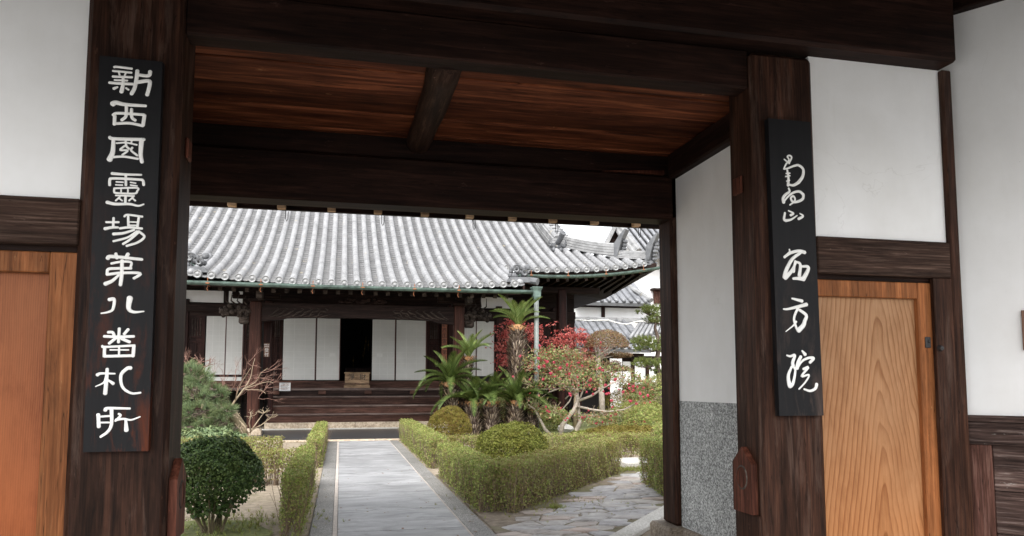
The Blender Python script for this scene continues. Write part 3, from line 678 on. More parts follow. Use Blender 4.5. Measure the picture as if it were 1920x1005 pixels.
LEFT_STROKES = [[[11,11,-1299,3317,-1282,3320,-1205,3317],[10,10,-1304,3294,-1275,3294,-1206,3293],[8,8,-1272,3288,-1267,3268],[8,8,-1235,3291,-1242,3267],[11,11,-1303,3261,-1274,3262,-1202,3266],[9,9,-1293,3241,-1226,3244],[13,13,-1319,3223,-1272,3223,-1193,3226],[13,18,-1248,3260,-1248,3217,-1254,3174],[14,9,-1295,3190,-1276,3201],[9,9,-1231,3199,-1217,3190],[17,17,-1175,3307,-1178,3257,-1186,3203,-1201,3167],[14,17,-1172,3283,-1115,3283,-1107,3309],[17,17,-1173,3239,-1114,3253,-1106,3237,-1112,3197,-1118,3168]],[[25,13,-1297,3100,-1279,3109,-1232,3102,-1123,3103],[14,14,-1225,3094,-1225,3035,-1246,3009],[14,14,-1197,3078,-1194,3031,-1175,3013],[13,13,-1293,3035,-1265,3048,-1130,3050],[15,15,-1283,3030,-1283,2981],[13,13,-1283,2985,-1204,2994,-1133,2984],[16,16,-1127,3047,-1133,2987]],[[15,15,-1305,2904,-1282,2897,-1124,2904],[15,25,-1285,2897,-1285,2822,-1300,2774],[21,16,-1137,2903,-1139,2819,-1130,2771],[11,11,-1283,2790,-1226,2797,-1152,2789],[8,8,-1269,2872,-1217,2879,-1161,2870],[10,10,-1221,2895,-1216,2860,-1201,2844],[8,8,-1189,2891,-1191,2874],[9,9,-1225,2859,-1247,2834,-1207,2834,-1235,2806],[10,10,-1184,2852,-1189,2835,-1156,2808]],[[14,9,-1284,2695,-1217,2694,-1131,2697],[11,11,-1212,2694,-1209,2631],[12,12,-1293,2627,-1293,2658,-1276,2667,-1146,2669,-1121,2664,-1116,2638],[7,7,-1260,2648,-1223,2648],[7,7,-1262,2631,-1227,2631],[7,7,-1186,2650,-1158,2647],[7,7,-1185,2634,-1150,2631],[9,9,-1269,2610,-1152,2620,-1149,2601,-1163,2586,-1255,2584,-1268,2591,-1268,2609],[7,7,-1233,2615,-1232,2582],[7,7,-1197,2617,-1197,2584],[8,8,-1259,2570,-1163,2572],[11,11,-1208,2570,-1208,2523],[8,8,-1237,2563,-1258,2539],[7,7,-1244,2557,-1224,2541],[8,8,-1167,2567,-1189,2543],[8,8,-1175,2561,-1156,2545],[16,7,-1302,2528,-1260,2520,-1186,2524,-1140,2516,-1111,2527]],[[11,11,-1265,2440,-1265,2388],[10,10,-1302,2414,-1238,2417],[15,10,-1307,2376,-1274,2385,-1240,2387],[10,10,-1210,2451,-1193,2462,-1116,2455],[11,11,-1190,2452,-1186,2392],[11,11,-1134,2450,-1140,2392],[7,7,-1184,2421,-1142,2422],[7,7,-1181,2402,-1144,2403],[11,11,-1230,2382,-1180,2390,-1115,2386],[14,10,-1262,2348,-1209,2356,-1155,2377],[10,10,-1260,2307,-1188,2332,-1140,2370],[11,11,-1210,2293,-1173,2322,-1132,2365],[11,11,-1191,2283,-1132,2307,-1101,2341,-1132,2370]],[[19,13,-1286,2209,-1265,2220,-1108,2209],[14,14,-1245,2237,-1238,2211],[16,16,-1182,2238,-1193,2213],[11,11,-1266,2180,-1216,2192,-1165,2191,-1166,2161],[13,13,-1285,2118,-1280,2147,-1238,2153,-1163,2157],[13,13,-1285,2117,-1207,2129,-1114,2129,-1146,2100],[16,16,-1211,2199,-1210,2119,-1214,2060],[11,19,-1225,2115,-1259,2081,-1292,2064]],[[17,7,-1268,1976,-1243,1978,-1247,1924,-1270,1906,-1306,1898],[26,6,-1163,1988,-1166,1929,-1138,1909,-1087,1914]],[[13,13,-1266,1793,-1244,1793,-1235,1777],[13,13,-1210,1815,-1211,1738],[13,13,-1164,1811,-1184,1784],[13,13,-1285,1770,-1211,1768,-1134,1772],[13,13,-1222,1764,-1258,1731],[14,14,-1195,1758,-1154,1740],[11,11,-1293,1716,-1277,1711,-1128,1721],[14,14,-1280,1711,-1280,1659],[15,15,-1131,1718,-1133,1661],[13,13,-1280,1659,-1132,1664],[7,7,-1252,1695,-1157,1696],[9,9,-1207,1712,-1205,1663]],[[15,7,-1311,1556,-1291,1564,-1222,1563],[14,18,-1262,1589,-1263,1536,-1267,1453],[5,11,-1317,1492,-1278,1513,-1266,1542],[9,15,-1254,1527,-1228,1508],[18,9,-1143,1595,-1162,1591,-1191,1554,-1180,1489,-1135,1455,-1087,1457]],[[16,10,-1263,1361,-1250,1372,-1138,1370],[16,11,-1231,1366,-1228,1285,-1245,1244,-1280,1216],[16,16,-1297,1338,-1291,1271],[9,9,-1294,1326,-1233,1330],[8,8,-1290,1294,-1239,1294],[10,10,-1194,1341,-1184,1331,-1209,1302],[12,6,-1206,1308,-1167,1313,-1129,1307,-1084,1324],[11,20,-1156,1307,-1151,1250]]]
RIGHT_STROKES = [[[9,9,2993,3072,3016,3056,3033,3044],[10,10,3033,3051,3052,3089,3035,3102,3019,3092,3030,3070,3005,3036,2988,3002],[9,20,2988,3002,3018,3009,3075,3032,3107,3036,3140,3009,3133,2957,3099,2913],[19,11,3099,2913,3059,2891,3026,2893],[12,17,3014,2995,3021,2944,3017,2887],[9,9,3004,2971,3034,2975],[9,9,3000,2949,3034,2957],[9,9,3006,2916,3030,2925]],[[11,20,3021,2867,3026,2844,2994,2820,2975,2794,2978,2765],[9,17,2978,2763,3007,2802,3054,2837,3104,2849,3135,2828],[17,9,3135,2828,3129,2799,3094,2778,3052,2772,3035,2797,3053,2814,3068,2796,3059,2773,3026,2749]],[[13,17,2986,2691,2977,2647,2991,2637],[17,7,2991,2637,3033,2647,3080,2677],[8,15,3013,2708,3052,2691,3029,2677],[8,16,3102,2693,3127,2675,3090,2654]],[[9,15,3011,2436,3011,2416,2971,2379],[15,21,2970,2380,3019,2411,3085,2427,3131,2419],[16,27,3098,2416,3030,2367,2981,2288,2968,2240],[28,12,2972,2237,3021,2283,3059,2344],[12,19,3053,2356,3037,2281],[12,22,3059,2351,3092,2333,3082,2256],[12,27,3088,2318,3148,2320,3150,2294,3111,2230],[14,25,3033,2232,3072,2235,3111,2233]],[[10,20,3019,2094,3053,2087,3097,2078],[9,22,2951,2019,2985,2020,3064,2038,3131,2055],[15,14,3068,2037,3039,1984,3030,1945,3045,1894,3055,1875],[16,29,3073,2017,3125,1980,3112,1939,3100,1910,3062,1874],[14,5,3046,1934,3022,1907,2964,1865]],[[9,23,2966,1702,2992,1696,3027,1703,3009,1654,3012,1628],[14,29,3000,1625,2973,1567,2976,1516,2985,1493],[12,20,3014,1625,3027,1596,3008,1516,2991,1493],[10,21,3085,1734,3107,1709],[18,23,3073,1694,3050,1654,3040,1614],[11,18,3040,1609,3079,1661,3129,1685,3172,1684,3142,1655],[15,9,3089,1609,3128,1621,3073,1560,3131,1569,3105,1524,3051,1473],[11,20,3090,1472,3137,1460,3177,1477,3188,1506]]]

signboard('long black board with ten white carved characters on the left gate post', [(-1.377, 3.378), (-1.043, 3.374), (-1.035, 1.134), (-1.365, 1.134)], LEFT_STROKES, M['sign_l'], (-1.2, 4.57, 1.13))
signboard('shorter black board with six cursive white characters on the right gate post', [(2.879, 3.357), (3.211, 3.357), (3.235, 1.292), (2.896, 1.292)], RIGHT_STROKES, M['sign_r'], (3.06, 4.57, 1.29))
# ================================================================ MAIN HALL
Hh = thing('temple_hall', 'dark timber temple hall with silver tiled roof behind the garden', 'temple hall', (0.6, 28, 0))
HP = lambda name, m, mat, parent=None, **k: m.obj(name, M[mat], parent or Hh, **k)
XC, XG, XE, YE, YK, YR, SPC, X0 = 0.61, 8.2, 11.25, 25.3, 22.4, 33.5, 0.3676, -3.984
def zr(X, Y):
    X = np.asarray(X, float); Y = np.asarray(Y, float); t = Y - YK
    z = 4.46 + .33 * t + .0167 * t * t; dx = np.abs(X - XC)
    z = z + .16 * (dx / 4.7) ** 2 * np.clip(1 - t / 2.9, 0, 1) * (dx < 5.2)
    return z + .45 * np.clip((dx - 6.2) / 4.4, 0, 1.2) ** 2 * np.clip(1 - (Y - YE) / 5.5, 0, 1)
roof = HP('roof', MB().box(-7.3, 8.5, YR - .25, YR + .25, 9.9, 10.6, .05), 'ridge')
def row_range(X):
    dx = abs(X - XC); y0 = YK if dx < 4.8 else YE; y1 = YR if dx < XG - XC else YE + (XE - XC - dx) + .1
    return y0, y1
# deck under the tiles
def sheet(name, xs, f0, f1, ny, zf, mat, parent):
    V = []; nx = len(xs)
    for x in xs:
        a, b_ = f0(x), f1(x)
        for j in range(ny): yy = a + (b_ - a) * j / (ny - 1); V.append((x, yy, float(zf(x, yy))))
    i = np.arange(nx * ny).reshape(nx, ny); Fq = np.stack([i[:-1, :-1], i[1:, :-1], i[1:, 1:], i[:-1, 1:]], -1).reshape(-1, 4)
    return fast(name, np.array(V), Fq, M[mat], parent, None)
sheet('roof_deck', np.arange(-4.3, 5.53, .2), lambda x: YK + .03, lambda x: YE + .02, 14, lambda x, y: zr(x, y) - .05, 'pan', roof)
sheet('roof_deck', np.linspace(XC - (XG - XC), XG, 50), lambda x: YE + .02, lambda x: YR, 34, lambda x, y: zr(x, y) - .05, 'pan', roof)
for sx in (1, -1):
    sheet('roof_deck', [XC + sx * v for v in np.linspace(XG - XC, XE - XC, 14)], lambda x: YE + .02, lambda x: YE + .03 + (XE - XC - abs(x - XC)), 14, lambda x, y: zr(x, y) - .05, 'pan', roof)
    # side slope seen only from elsewhere
    xs = [XC + sx * v for v in np.linspace(XG - XC, XE - XC, 10)]
    sheet('side_slope', xs, lambda x: YE + (XE - XC - abs(x - XC)), lambda x: 41, 30, lambda x, y: 4.46 + .33 * (2.9 + XE - XC - abs(x - XC)) + .0167 * (2.9 + XE - XC - abs(x - XC)) ** 2 + .45 * np.clip((abs(x - XC) - 6.2) / 4.4, 0, 1.2) ** 2 * np.clip(1 - (y - YE) / 5.5, 0, 1), 'tile', roof)
sheet('rear_slope', np.linspace(-7, XG, 8), lambda x: YR, lambda x: 41, 6, lambda x, y: 10.2 - (y - YR) * .55, 'pan', roof)
# pan tiles: one joined part, courses every 0.105 m with a raised lip
V = []; Fp = []
k = 0
for r in range(-17, 42):
    xc = X0 + (r - .5) * SPC
    if not (XC - (XE - XC) + .2 < xc < XE - .2): continue
    y0, y1 = row_range(xc)
    if abs(xc - XC) > 4.8 and abs(xc - XC) < 5.0: y0 = YE
    yy = y0 - .05
    while yy < y1:
        ss = (-.13, -.065, 0, .065, .13); jz = random.uniform(-.006, .006); jy = random.uniform(-.012, .012)
        for (ya, dz) in ((yy + jy, -.02), (yy + jy, .036), (yy + .27 + jy, .0)):
            zz = float(zr(xc, ya)) + dz + jz
            for s in ss: V.append((xc + s, ya, zz - .032 * (1 - (s / .13) ** 2)))
        for a in (0, 5):
            for j in range(4): Fp.append((k + a + j, k + a + j + 1, k + a + j + 6, k + a + j + 5))
        k += 15; yy += .25
fast('pan_tiles', np.array(V), np.array(Fp), M['pan'], roof)
# cover tile rows: one object a row, built of overlapping round tiles
def row_mesh(X, y0, y1, r=.098):
    m = MB(); yy = y0 - .1; na = 7
    while yy < y1:
        yb = yy + .33; jz = random.uniform(-.005, .005)
        ring = []
        for (q, rr, dz) in ((yy, r * 1.04, .004), (yb, r * .97, 0)):
            z0 = float(zr(X, q)) + jz
            ring.append([(X + rr * math.cos(math.pi * (1 - i / (na - 1)) * 1.0), q, z0 + .03 + dz + rr * math.sin(math.pi * i / (na - 1))) for i in range(na)])
            ring[-1][0] = (ring[-1][0][0], q, z0 - .03); ring[-1][-1] = (ring[-1][-1][0], q, z0 - .03)
        inner = [(X + r * .9 * math.cos(math.pi * (1 - i / (na - 1))), yy + .001, ring[0][i][2] - .012) for i in range(na)]
        m.add(ring[0] + ring[1] + inner, [(i, i + 1, na + i + 1, na + i) for i in range(na - 1)] + [(i, i + 1, 2 * na + i + 1, 2 * na + i) for i in range(na - 1)])
        yy += .3
    return m
disc_me = None
def disc(X, Y, parent, r=.112, mat='ridge'):
    """round end tile with a moulded crest"""
    global disc_me
    if disc_me is None:
        m = MB(); n = 16
        prof = [(1.0, 0.12), (1.0, 0), (.86, -.0), (.8, .016), (.5, .016), (.45, .004), (.3, .004), (.22, -.008), (0.001, -.012)]
        vs = [(r * a * math.cos(2 * math.pi * j / n), b_, r * a * math.sin(2 * math.pi * j / n)) for a, b_ in prof for j in range(n)]
        m.add(vs, [(i * n + j, i * n + (j + 1) % n, (i + 1) * n + (j + 1) % n, (i + 1) * n + j) for i in range(len(prof) - 1) for j in range(n)])
        o = m.obj('eave_end_tile', M[mat], None, True); o.parent = parent; disc_me = o.data; o.location = Vector((X, Y, float(zr(X, Y)) + .05)) - origin(parent); return o
    o = bpy.data.objects.new('eave_end_tile', disc_me); COL.objects.link(o); o.parent = parent; o.location = Vector((X, Y, float(zr(X, Y)) + .05)) - origin(parent); return o
for r in range(-17, 42):
    X = X0 + r * SPC
    if not (XC - (XE - XC) + .25 < X < XE - .25): continue
    y0, y1 = row_range(X)
    if 8.0 < X < 8.45 or 8.0 < 2 * XC - X < 8.45: y1 = min(y1, 28.2)
    row_mesh(X, y0, y1).obj('tile_row', M['tile'], roof, True)
    disc(X, y0 - .13, roof)
# verge of the porch roof: descending ridge + demon-tile ornaments
def ridge(name, pts, w, h, mat, parent, cap=.07, up=0):
    m = MB(); L = [Vector(p) for p in pts]
    for lay in range(4):
        z0 = h * lay / 4; ww = w * (1 - .1 * lay) / 2 + (.012 if lay % 2 else 0)
        ra = []; n = len(L)
        for i, p in enumerate(L):
            t = (L[min(i + 1, n - 1)] - L[max(i - 1, 0)]); t.z = 0; t.normalize(); s = Vector((t.y, -t.x, 0))
            ra += [p - s * ww + Vector((0, 0, z0)), p + s * ww + Vector((0, 0, z0)), p + s * ww + Vector((0, 0, z0 + h / 4 * .86)), p - s * ww + Vector((0, 0, z0 + h / 4 * .86))]
        fs = [(4 * i + j, 4 * i + (j + 1) % 4, 4 * i + 4 + (j + 1) % 4, 4 * i + 4 + j) for i in range(n - 1) for j in range(4)] + [(0, 1, 2, 3), (4 * n - 4, 4 * n - 1, 4 * n - 2, 4 * n - 3)]
        m.add(ra, fs)
    m.tube([p + Vector((0, 0, h)) for p in L], cap, 7)
    return m.obj(name, M[mat], parent, False)
def zrv(x, y, dz=0): return Vector((x, y, float(zr(x, y)) + dz))
ridge('gable_ridge', [zrv(XG + .02, 28.0 + i * .55, .02) for i in range(11)], .46, .42, 'ridge', roof, .1)
ridge('gable_ridge', [zrv(2 * XC - XG, 28.0 + i * .55, .02) for i in range(11)], .46, .42, 'ridge', roof, .1)
for i in range(15):   # short verge tiles lying across the slope beside the gable ridge
    yy = 28.5 + i * .36; z = float(zr(XG, yy)) + .12
    m = MB(); m.tube([(XG + .2, yy, z + .05), (XG + .5, yy, z + .1), (XG + .85, yy, z - .02)], [.09, .095, .1], 8); m.obj('verge_tile', M['tile'], roof, True)
m = MB()
m.prism([(28.3, float(zr(8.2, 28.3)) - .1), (33.6, float(zr(8.2, 33.6)) - .1), (33.6, 6.8), (28.3, 6.5)], 'X', XG + .05, XG + .3); m.obj('gable_board', M['plaster'], roof)
# corner (hip) ridges, two tiers with upturned ends
def hip(sx):
    f = lambda v: XC + sx * (v - XC)
    a = [];
    for i in range(9):
        x = 8.35 + (10.1 - 8.35) * i / 8; a.append(Vector((f(x), YE + XE - x, float(zr(f(x), YE + XE - x)) + .06 + (.06 * (i / 8) ** 3))))
    ridge('hip_ridge', a, .34, .42, 'ridge', roof, .07)
    b_ = []
    for i in range(7):
        x = 9.9 + (11.0 - 9.9) * i / 6; b_.append(Vector((f(x), YE + XE - x, float(zr(f(x), YE + XE - x)) + .04 + .05 * (i / 6) ** 3)))
    ridge('hip_ridge', b_, .3, .26, 'ridge', roof, .06)
    for p, s in ((a[-1], 1.0), (b_[-1], .95)):
        m = MB(); d = Vector((sx, -1, 0)).normalized(); n = Vector((d.y, -d.x, 0))
        def q(u, v, w): return p + d * u + n * w + Vector((0, 0, v))
        pl = [(0, -.05), (.14, -.05), (.2, .2), (.3, .55), (.5, .95), (.44, .98), (.18, .7), (.0, .45)]
        k = len(pl); vs = [q(u * s, v * s, w) for w in (-.16, .16) for u, v in pl]
        m.add(vs, [tuple(range(k)), tuple(range(k, 2 * k))[::-1]] + [(i, (i + 1) % k, k + (i + 1) % k, k + i) for i in range(k)])
        for z_ in range(5): m.ball(q(.24 + .03 * z_, .0 + z_ * .13, random.uniform(-.1, .1)), (.11, .11, .09), 7, 5)
        m.obj('ridge_end_ornament', M['tile_dk'], roof)
hip(1); hip(-1)
def demon(X, Y, Z, s, name='demon_face_tile'):
    m = MB(); pl = [(-.56, -.05), (-.4, .1), (-.36, .45), (-.22, .66), (.22, .66), (.36, .45), (.4, .1), (.56, -.05), (.3, .02), (.0, -.12), (-.3, .02)]
    m.prism([(X + a * s, Z + b_ * s) for a, b_ in pl], 'Y', Y - .02 * s, Y + .16 * s)
    for a, b_, r in ((-.15, .38, .1), (.15, .38, .1), (0, .25, .12), (-.2, .18, .09), (.2, .18, .09), (-.12, .05, .08), (.12, .05, .08), (0, .5, .09), (-.3, .55, .07), (.3, .55, .07)):
        m.ball((X + a * s, Y - .06 * s, Z + b_ * s), (r * s, r * s * .9, r * s), 8, 6)
    for sx in (-1, 1): m.tube([(X + sx * .22 * s, Y - .04, Z + .52 * s), (X + sx * .36 * s, Y - .08, Z + .66 * s), (X + sx * .34 * s, Y - .1, Z + .8 * s)], [.06 * s, .045 * s, .015 * s], 6)
    m.tube([(X + .02, Y + .1, Z + .62 * s), (X + .06, Y - .25 * s, Z + .78 * s), (X + .1, Y - .55 * s, Z + 1.0 * s)], [.11 * s, .11 * s, .125 * s], 10)
    return m.obj(name, M['tile_dk'], roof)
p = at(1040, 486, 27.75); demon(XG - .02, 27.8, p.z + .02, .95)
p = zrv(2 * XC - XG, 27.8); demon(2 * XC - XG, 27.8, p.z + .1, .95)
# porch-corner ornaments: cloud scrolls with a long round tile sticking out
def cloud_orn(X, Y, sx):
    z = float(zr(X, Y)); m = MB(); random.seed(11)
    for i in range(16):
        a = random.uniform(-.28, .3); b_ = random.uniform(0.02, .42); m.ball((X + a, Y - .05 + random.uniform(-.1, .1), z + .08 + b_), (random.uniform(.06, .12),) * 3, 7, 5)
    for c, r in (((-.1, .3), .15), ((.16, .18), .12)):
        pts = [(X + c[0] + r * (1 - k / 14) * math.cos(k * .75), Y - .2, z + .1 + c[1] + r * (1 - k / 14) * math.sin(k * .75)) for k in range(12)]; m.tube(pts, .035, 5)
    m.prism([(X - .4, z - .02), (X + .4, z - .02), (X + .3, z + .14), (X - .3, z + .14)], 'Y', Y - .25, Y + .1)
    m.tube([(X + .05 * sx, Y + .1, z + .12), (X + .55 * sx, Y - .3, z + .0)], [.11, .12], 10)
    m.obj('cloud_scroll_tile', M['tile_dk'], roof)
cloud_orn(5.42, 22.75, 1); cloud_orn(-4.15, 22.75, -1)
# side cheeks of porch roof
for X in (5.5, -4.28):
    m = MB(); ys_ = [YK - .05 + i * .3 for i in range(11)]
    poly = [(q, float(zr(X - .3 * (1 if X > 0 else -1), q)) + .02) for q in ys_] + [(q, float(zr(X - .3 * (1 if X > 0 else -1), q)) - .28) for q in ys_[::-1]]
    m.prism(poly, 'X', X - .03, X + .03); m.obj('verge_board', M['hall_x'], roof)
    m = MB(); m.tube([(X - (.1 if X > 0 else -.1), q, float(zr(X - .3 * (1 if X > 0 else -1), q)) + .07) for q in ys_], .1, 7); m.obj('verge_cover_row', M['tile'], roof, True)
# soffits, fascias, rafters
m = MB()
m.prism([(YK + .1, 4.30), (YE + .6, 5.2), (YE + .6, 5.32), (YK + .1, 4.40)], 'X', -4.2, 5.42); m.obj('porch_soffit', M['hall_x'], roof)
zso = lambda x: float(zr(x, YE)) - .2
def soff(x0, x1, y0, z0a, z0b, y1, z1):
    m = MB(); m.add([(x0, y0, z0a), (x1, y0, z0b), (x1, y1, z1), (x0, y1, z1), (x0, y0, z0a + .1), (x1, y0, z0b + .1), (x1, y1, z1 + .1), (x0, y1, z1 + .1)], [(0, 1, 2, 3), (7, 6, 5, 4), (0, 4, 5, 1), (1, 5, 6, 2), (2, 6, 7, 3), (3, 7, 4, 0)]); return m
xs = np.linspace(5.3, 11.15, 12)
for a, b_ in zip(xs[:-1], xs[1:]):
    soff(a, b_, YE + .05, zso(a), zso(b_), 28.85, 5.45).obj('main_soffit', M['hall_x'], roof)
    soff(2 * XC - a, 2 * XC - b_, YE + .05, zso(a), zso(b_), 28.85, 5.45).obj('main_soffit', M['hall_x'], roof)
m = MB()
for sx in (1, -1):
    m = MB(); yy = np.linspace(YE, 41, 24); V = []
    for q in yy:
        lift = .45 * min(1.2, max(0, (XE - XC - 6.2) / 4.4)) ** 2 * max(0, 1 - (q - YE) / 5.5)
        V += [(XC + sx * (XE - XC), q, 5.27 + lift), (XC + sx * 8.0, q, 5.5), (XC + sx * 8.0, q, 5.6), (XC + sx * (XE - XC), q, 5.52 + lift)]
    m.add(V, [(4 * i + j, 4 * i + (j + 1) % 4, 4 * i + 4 + (j + 1) % 4, 4 * i + 4 + j) for i in range(23) for j in range(4)] + [(0, 1, 2, 3)]); m.obj('side_soffit', M['hall_x'], roof)
    m = MB(); q = YE + .2
    while q < 38:
        lift = .45 * .9 * max(0, 1 - (q - YE) / 5.5); X = XC + sx * (XE - XC); m.tube([(X - .4 * sx, q, 5.7 + lift), (X + .08 * sx, q, 5.56 + lift)], .09, 7); q += .36
    m.obj('side_end_tiles', M['tile_dk'], roof, kind='stuff')
for i in range(25):
    x = X0 + .19 + i * SPC; m = MB(); m.prism([(22.7, 4.2), (24.3, 4.66), (24.3, 4.77), (22.7, 4.31)], 'X', x - .055, x + .055); ro = m.obj('rafter', M['hall_x'], roof)
    B(x - .057, x + .057, 22.69, 22.699, 4.195, 4.312).obj('rafter_cap', M['carve'], roof)
for i in range(16):
    x = 5.75 + i * .36
    if x > 11: break
    z = zso(x) - .16; m = MB(); m.prism([(25.6, z), (28.6, 5.2), (28.6, 5.32), (25.6, z + .12)], 'X', x - .05, x + .05); m.obj('rafter', M['hall_x'], roof)
    B(x - .055, x + .055, 25.588, 25.598, z - .005, z + .122).obj('rafter_cap', M['carve'], roof)
m = MB(); m.tube([(XC + 8.2, 28.4, 5.25), (11.0, 25.55, zso(11.0) - .02)], [.13, .1], 4); m.obj('corner_rafter', M['hall_x'], roof)
# gutters with brackets, hopper and downpipe
def gutter(pts, parent, w=.11):
    m = MB(); n = 7
    for i, (x, yv, z) in enumerate(pts):
        for j in range(n): a = math.pi * (1 + j / (n - 1)); m.v.append((x, yv + w * math.cos(a), z + w * math.sin(a)))
        for j in range(n): a = math.pi * (2 - j / (n - 1)); m.v.append((x, yv + (w - .012) * math.cos(a), z + (w - .012) * math.sin(a)))
    N = 2 * n
    for i in range(len(pts) - 1):
        for j in range(N): m.f.append((i * N + j, i * N + (j + 1) % N, (i + 1) * N + (j + 1) % N, (i + 1) * N + j))
    m.f.append(tuple(range(N)))
    return m.obj('gutter', M['copper'], parent, False)
gp = [(-4.7 + i * .7, YK - .2, 4.39 + .02 * ((-4.7 + i * .7 - .6) / 5) ** 2) for i in range(16)]
gutter(gp, Hh)
gp2 = [(x, YE - .2, float(zr(x, YE)) - .27 + .06) for x in np.linspace(5.95, 11.25, 14)]
gutter(gp2, Hh)
gutter([(x, YE - .2, float(zr(x, YE)) - .21) for x in np.linspace(-9.5, -4.6, 12)], Hh)
for px in (390, 489.5, 587, 680, 777, 860): 
    p = at(px, 537, YK - .2); m = MB()
    m.tube([(p.x, YK - .29, 4.50), (p.x, YK - .295, 4.36), (p.x, YK - .2, 4.30), (p.x, YK + .1, 4.3)], .012, 5)
    m.box(p.x - .05, p.x + .05, YK - .31, YK - .27, 4.33, 4.36); m.tube([(p.x, YK - .2, 4.3), (p.x - .03, YK - .2, 4.2), (p.x, YK - .2, 4.14)], .008, 5); m.obj('gutter_bracket', M['rust'], Hh)
for px in (995, 1064, 1135, 1205):
    p = at(px, 515, YE - .2); z = float(zr(p.x, YE)) - .21; m = MB(); m.tube([(p.x, YE - .29, z + .14), (p.x, YE - .295, z - .02), (p.x, YE - .2, z - .09), (p.x, YE + .1, z - .09)], .012, 5); m.box(p.x - .05, p.x + .05, YE - .31, YE - .27, z - .04, z - .01); m.obj('gutter_bracket', M['rust'], Hh)
m = MB(); fx, fy = 5.86, YK - .2; ft = 4.52
def frus(x, yv, z0, z1, a, b_): m.add([(x + s * r, yv + t * r, z) for z, r in ((z0, a), (z1, b_)) for s, t in ((-1, -1), (1, -1), (1, 1), (-1, 1))], [(0, 1, 2, 3), (7, 6, 5, 4), (0, 4, 5, 1), (1, 5, 6, 2), (2, 6, 7, 3), (3, 7, 4, 0)])
frus(fx, fy, ft - .03, ft, .16, .16); frus(fx, fy, ft - .12, ft - .031, .12, .155); frus(fx, fy, ft - .3, ft - .121, .115, .12); frus(fx, fy, ft - .42, ft - .301, .07, .115)
dp = m.obj('downpipe', M['copper'], Hh)
m = MB(); m.tube([(fx, fy, ft - .4), (fx, fy, .0)], .075, 12); m.obj('pipe', M['pipe'], dp, True)

# ---- porch posts, beam, brackets, nosings
for x in (-2.56, 3.72):
    HP('porch_post', B(x - .17, x + .17, 23.83, 24.17, .2, 4.05, .025), 'kohai' if x < 0 else 'kohai')
    HP('post_base_stone', MB().prism([(x - .26, 0), (x + .26, 0), (x + .25, .12), (x + .2, .2), (x - .2, .2), (x - .25, .12)], 'Y', 23.75, 24.25), 'beige_stone')
    m = MB(); m.box(x - .22, x + .22, 23.8, 24.2, 4.05, 4.17, .02); m.box(x - .7, x + .7, 23.92, 24.08, 4.14, 4.26, .02)
    for dx in (-.6, 0, .6): m.box(x + dx - .1, x + dx + .1, 23.88, 24.12, 4.25, 4.35, .02)
    HP('bracket_set', m, 'hall_x')
    pp = at(482 if x < 0 else 860, 551, 23.0); HP('white_bracket_end', B(x + .1, x + .27, 22.9, 23.4, 4.05, 4.27, .01), 'carve')
# rainbow beam with carved waves
m = MB(); N = 24; top = 4.02; vs = []
for i in range(N + 1):
    u = i / N; x = -2.39 + u * 5.94; zb_ = 3.5 + .1 * math.sin(math.pi * u) ** .5 - (.06 if (u < .1 or u > .9) else 0)
    vs += [(x, 23.88, zb_), (x, 24.12, zb_), (x, 24.12, top), (x, 23.88, top)]
m.add(vs, [(4 * i + j, 4 * i + (j + 1) % 4, 4 * i + 4 + (j + 1) % 4, 4 * i + 4 + j) for i in range(N) for j in range(4)] + [(0, 1, 2, 3), (4 * N, 4 * N + 3, 4 * N + 2, 4 * N + 1)])
rb = HP('rainbow_beam', m, 'hall_x')
for sx, xs0 in ((1, -2.3), (-1, 3.46)):
    m = MB()
    for k in range(7):
        x = xs0 + sx * (.1 + k * .24); m.tube([(x, 23.87, 3.6), (x + sx * .12, 23.86, 3.66 + .02 * k), (x + sx * .26, 23.86, 3.78), (x + sx * .34, 23.865, 3.84), (x + sx * .26, 23.865, 3.87)], [.012, .022, .026, .018, .01], 5)
        m.tube([(x + sx * .05, 23.87, 3.58), (x + sx * .2, 23.86, 3.62), (x + sx * .42, 23.865, 3.7)], [.01, .018, .01], 5)
    m.obj('carved_waves', M['carve'], rb)
# frog-leg strut with floral carving
m = MB(); random.seed(4)
for i in range(26):
    u = random.uniform(-1, 1); m.ball((XC + .05 + u * .75, 23.95, 4.07 + .2 * (1 - u * u) * random.random() + .02), (.09, .06, .06), 6, 4)
m.obj('frog_leg_carving', M['hall_x'], Hh)
# lion / peony nosings on the outer sides of the porch posts
for sx, x in ((-1, -2.73), (1, 3.89)):
    m = MB(); random.seed(5)
    for i in range(46):
        u = random.random(); a = x + sx * (u * .82 + .02); z = 3.86 - .22 * u + random.uniform(-.2, .2) * (1 - .45 * u) + (-.12 if u < .35 else .05)
        r = random.uniform(.04, .1); m.ball((a, 23.95 + random.uniform(-.12, .06), z), (r, r, r * random.uniform(.6, 1)), 7, 5)
    for k in range(4): m.tube([(x + sx * (.1 + .16 * k), 23.86, 3.95), (x + sx * (.2 + .17 * k), 23.82, 4.05), (x + sx * (.12 + .2 * k), 23.84, 4.2 + .04 * k)], [.03, .02, .008], 5)
    m.box(x + sx * .02, x + sx * .32, 23.86, 24.12, 3.36, 3.6, .04)
    HP('carved_nosing', m, 'carve')
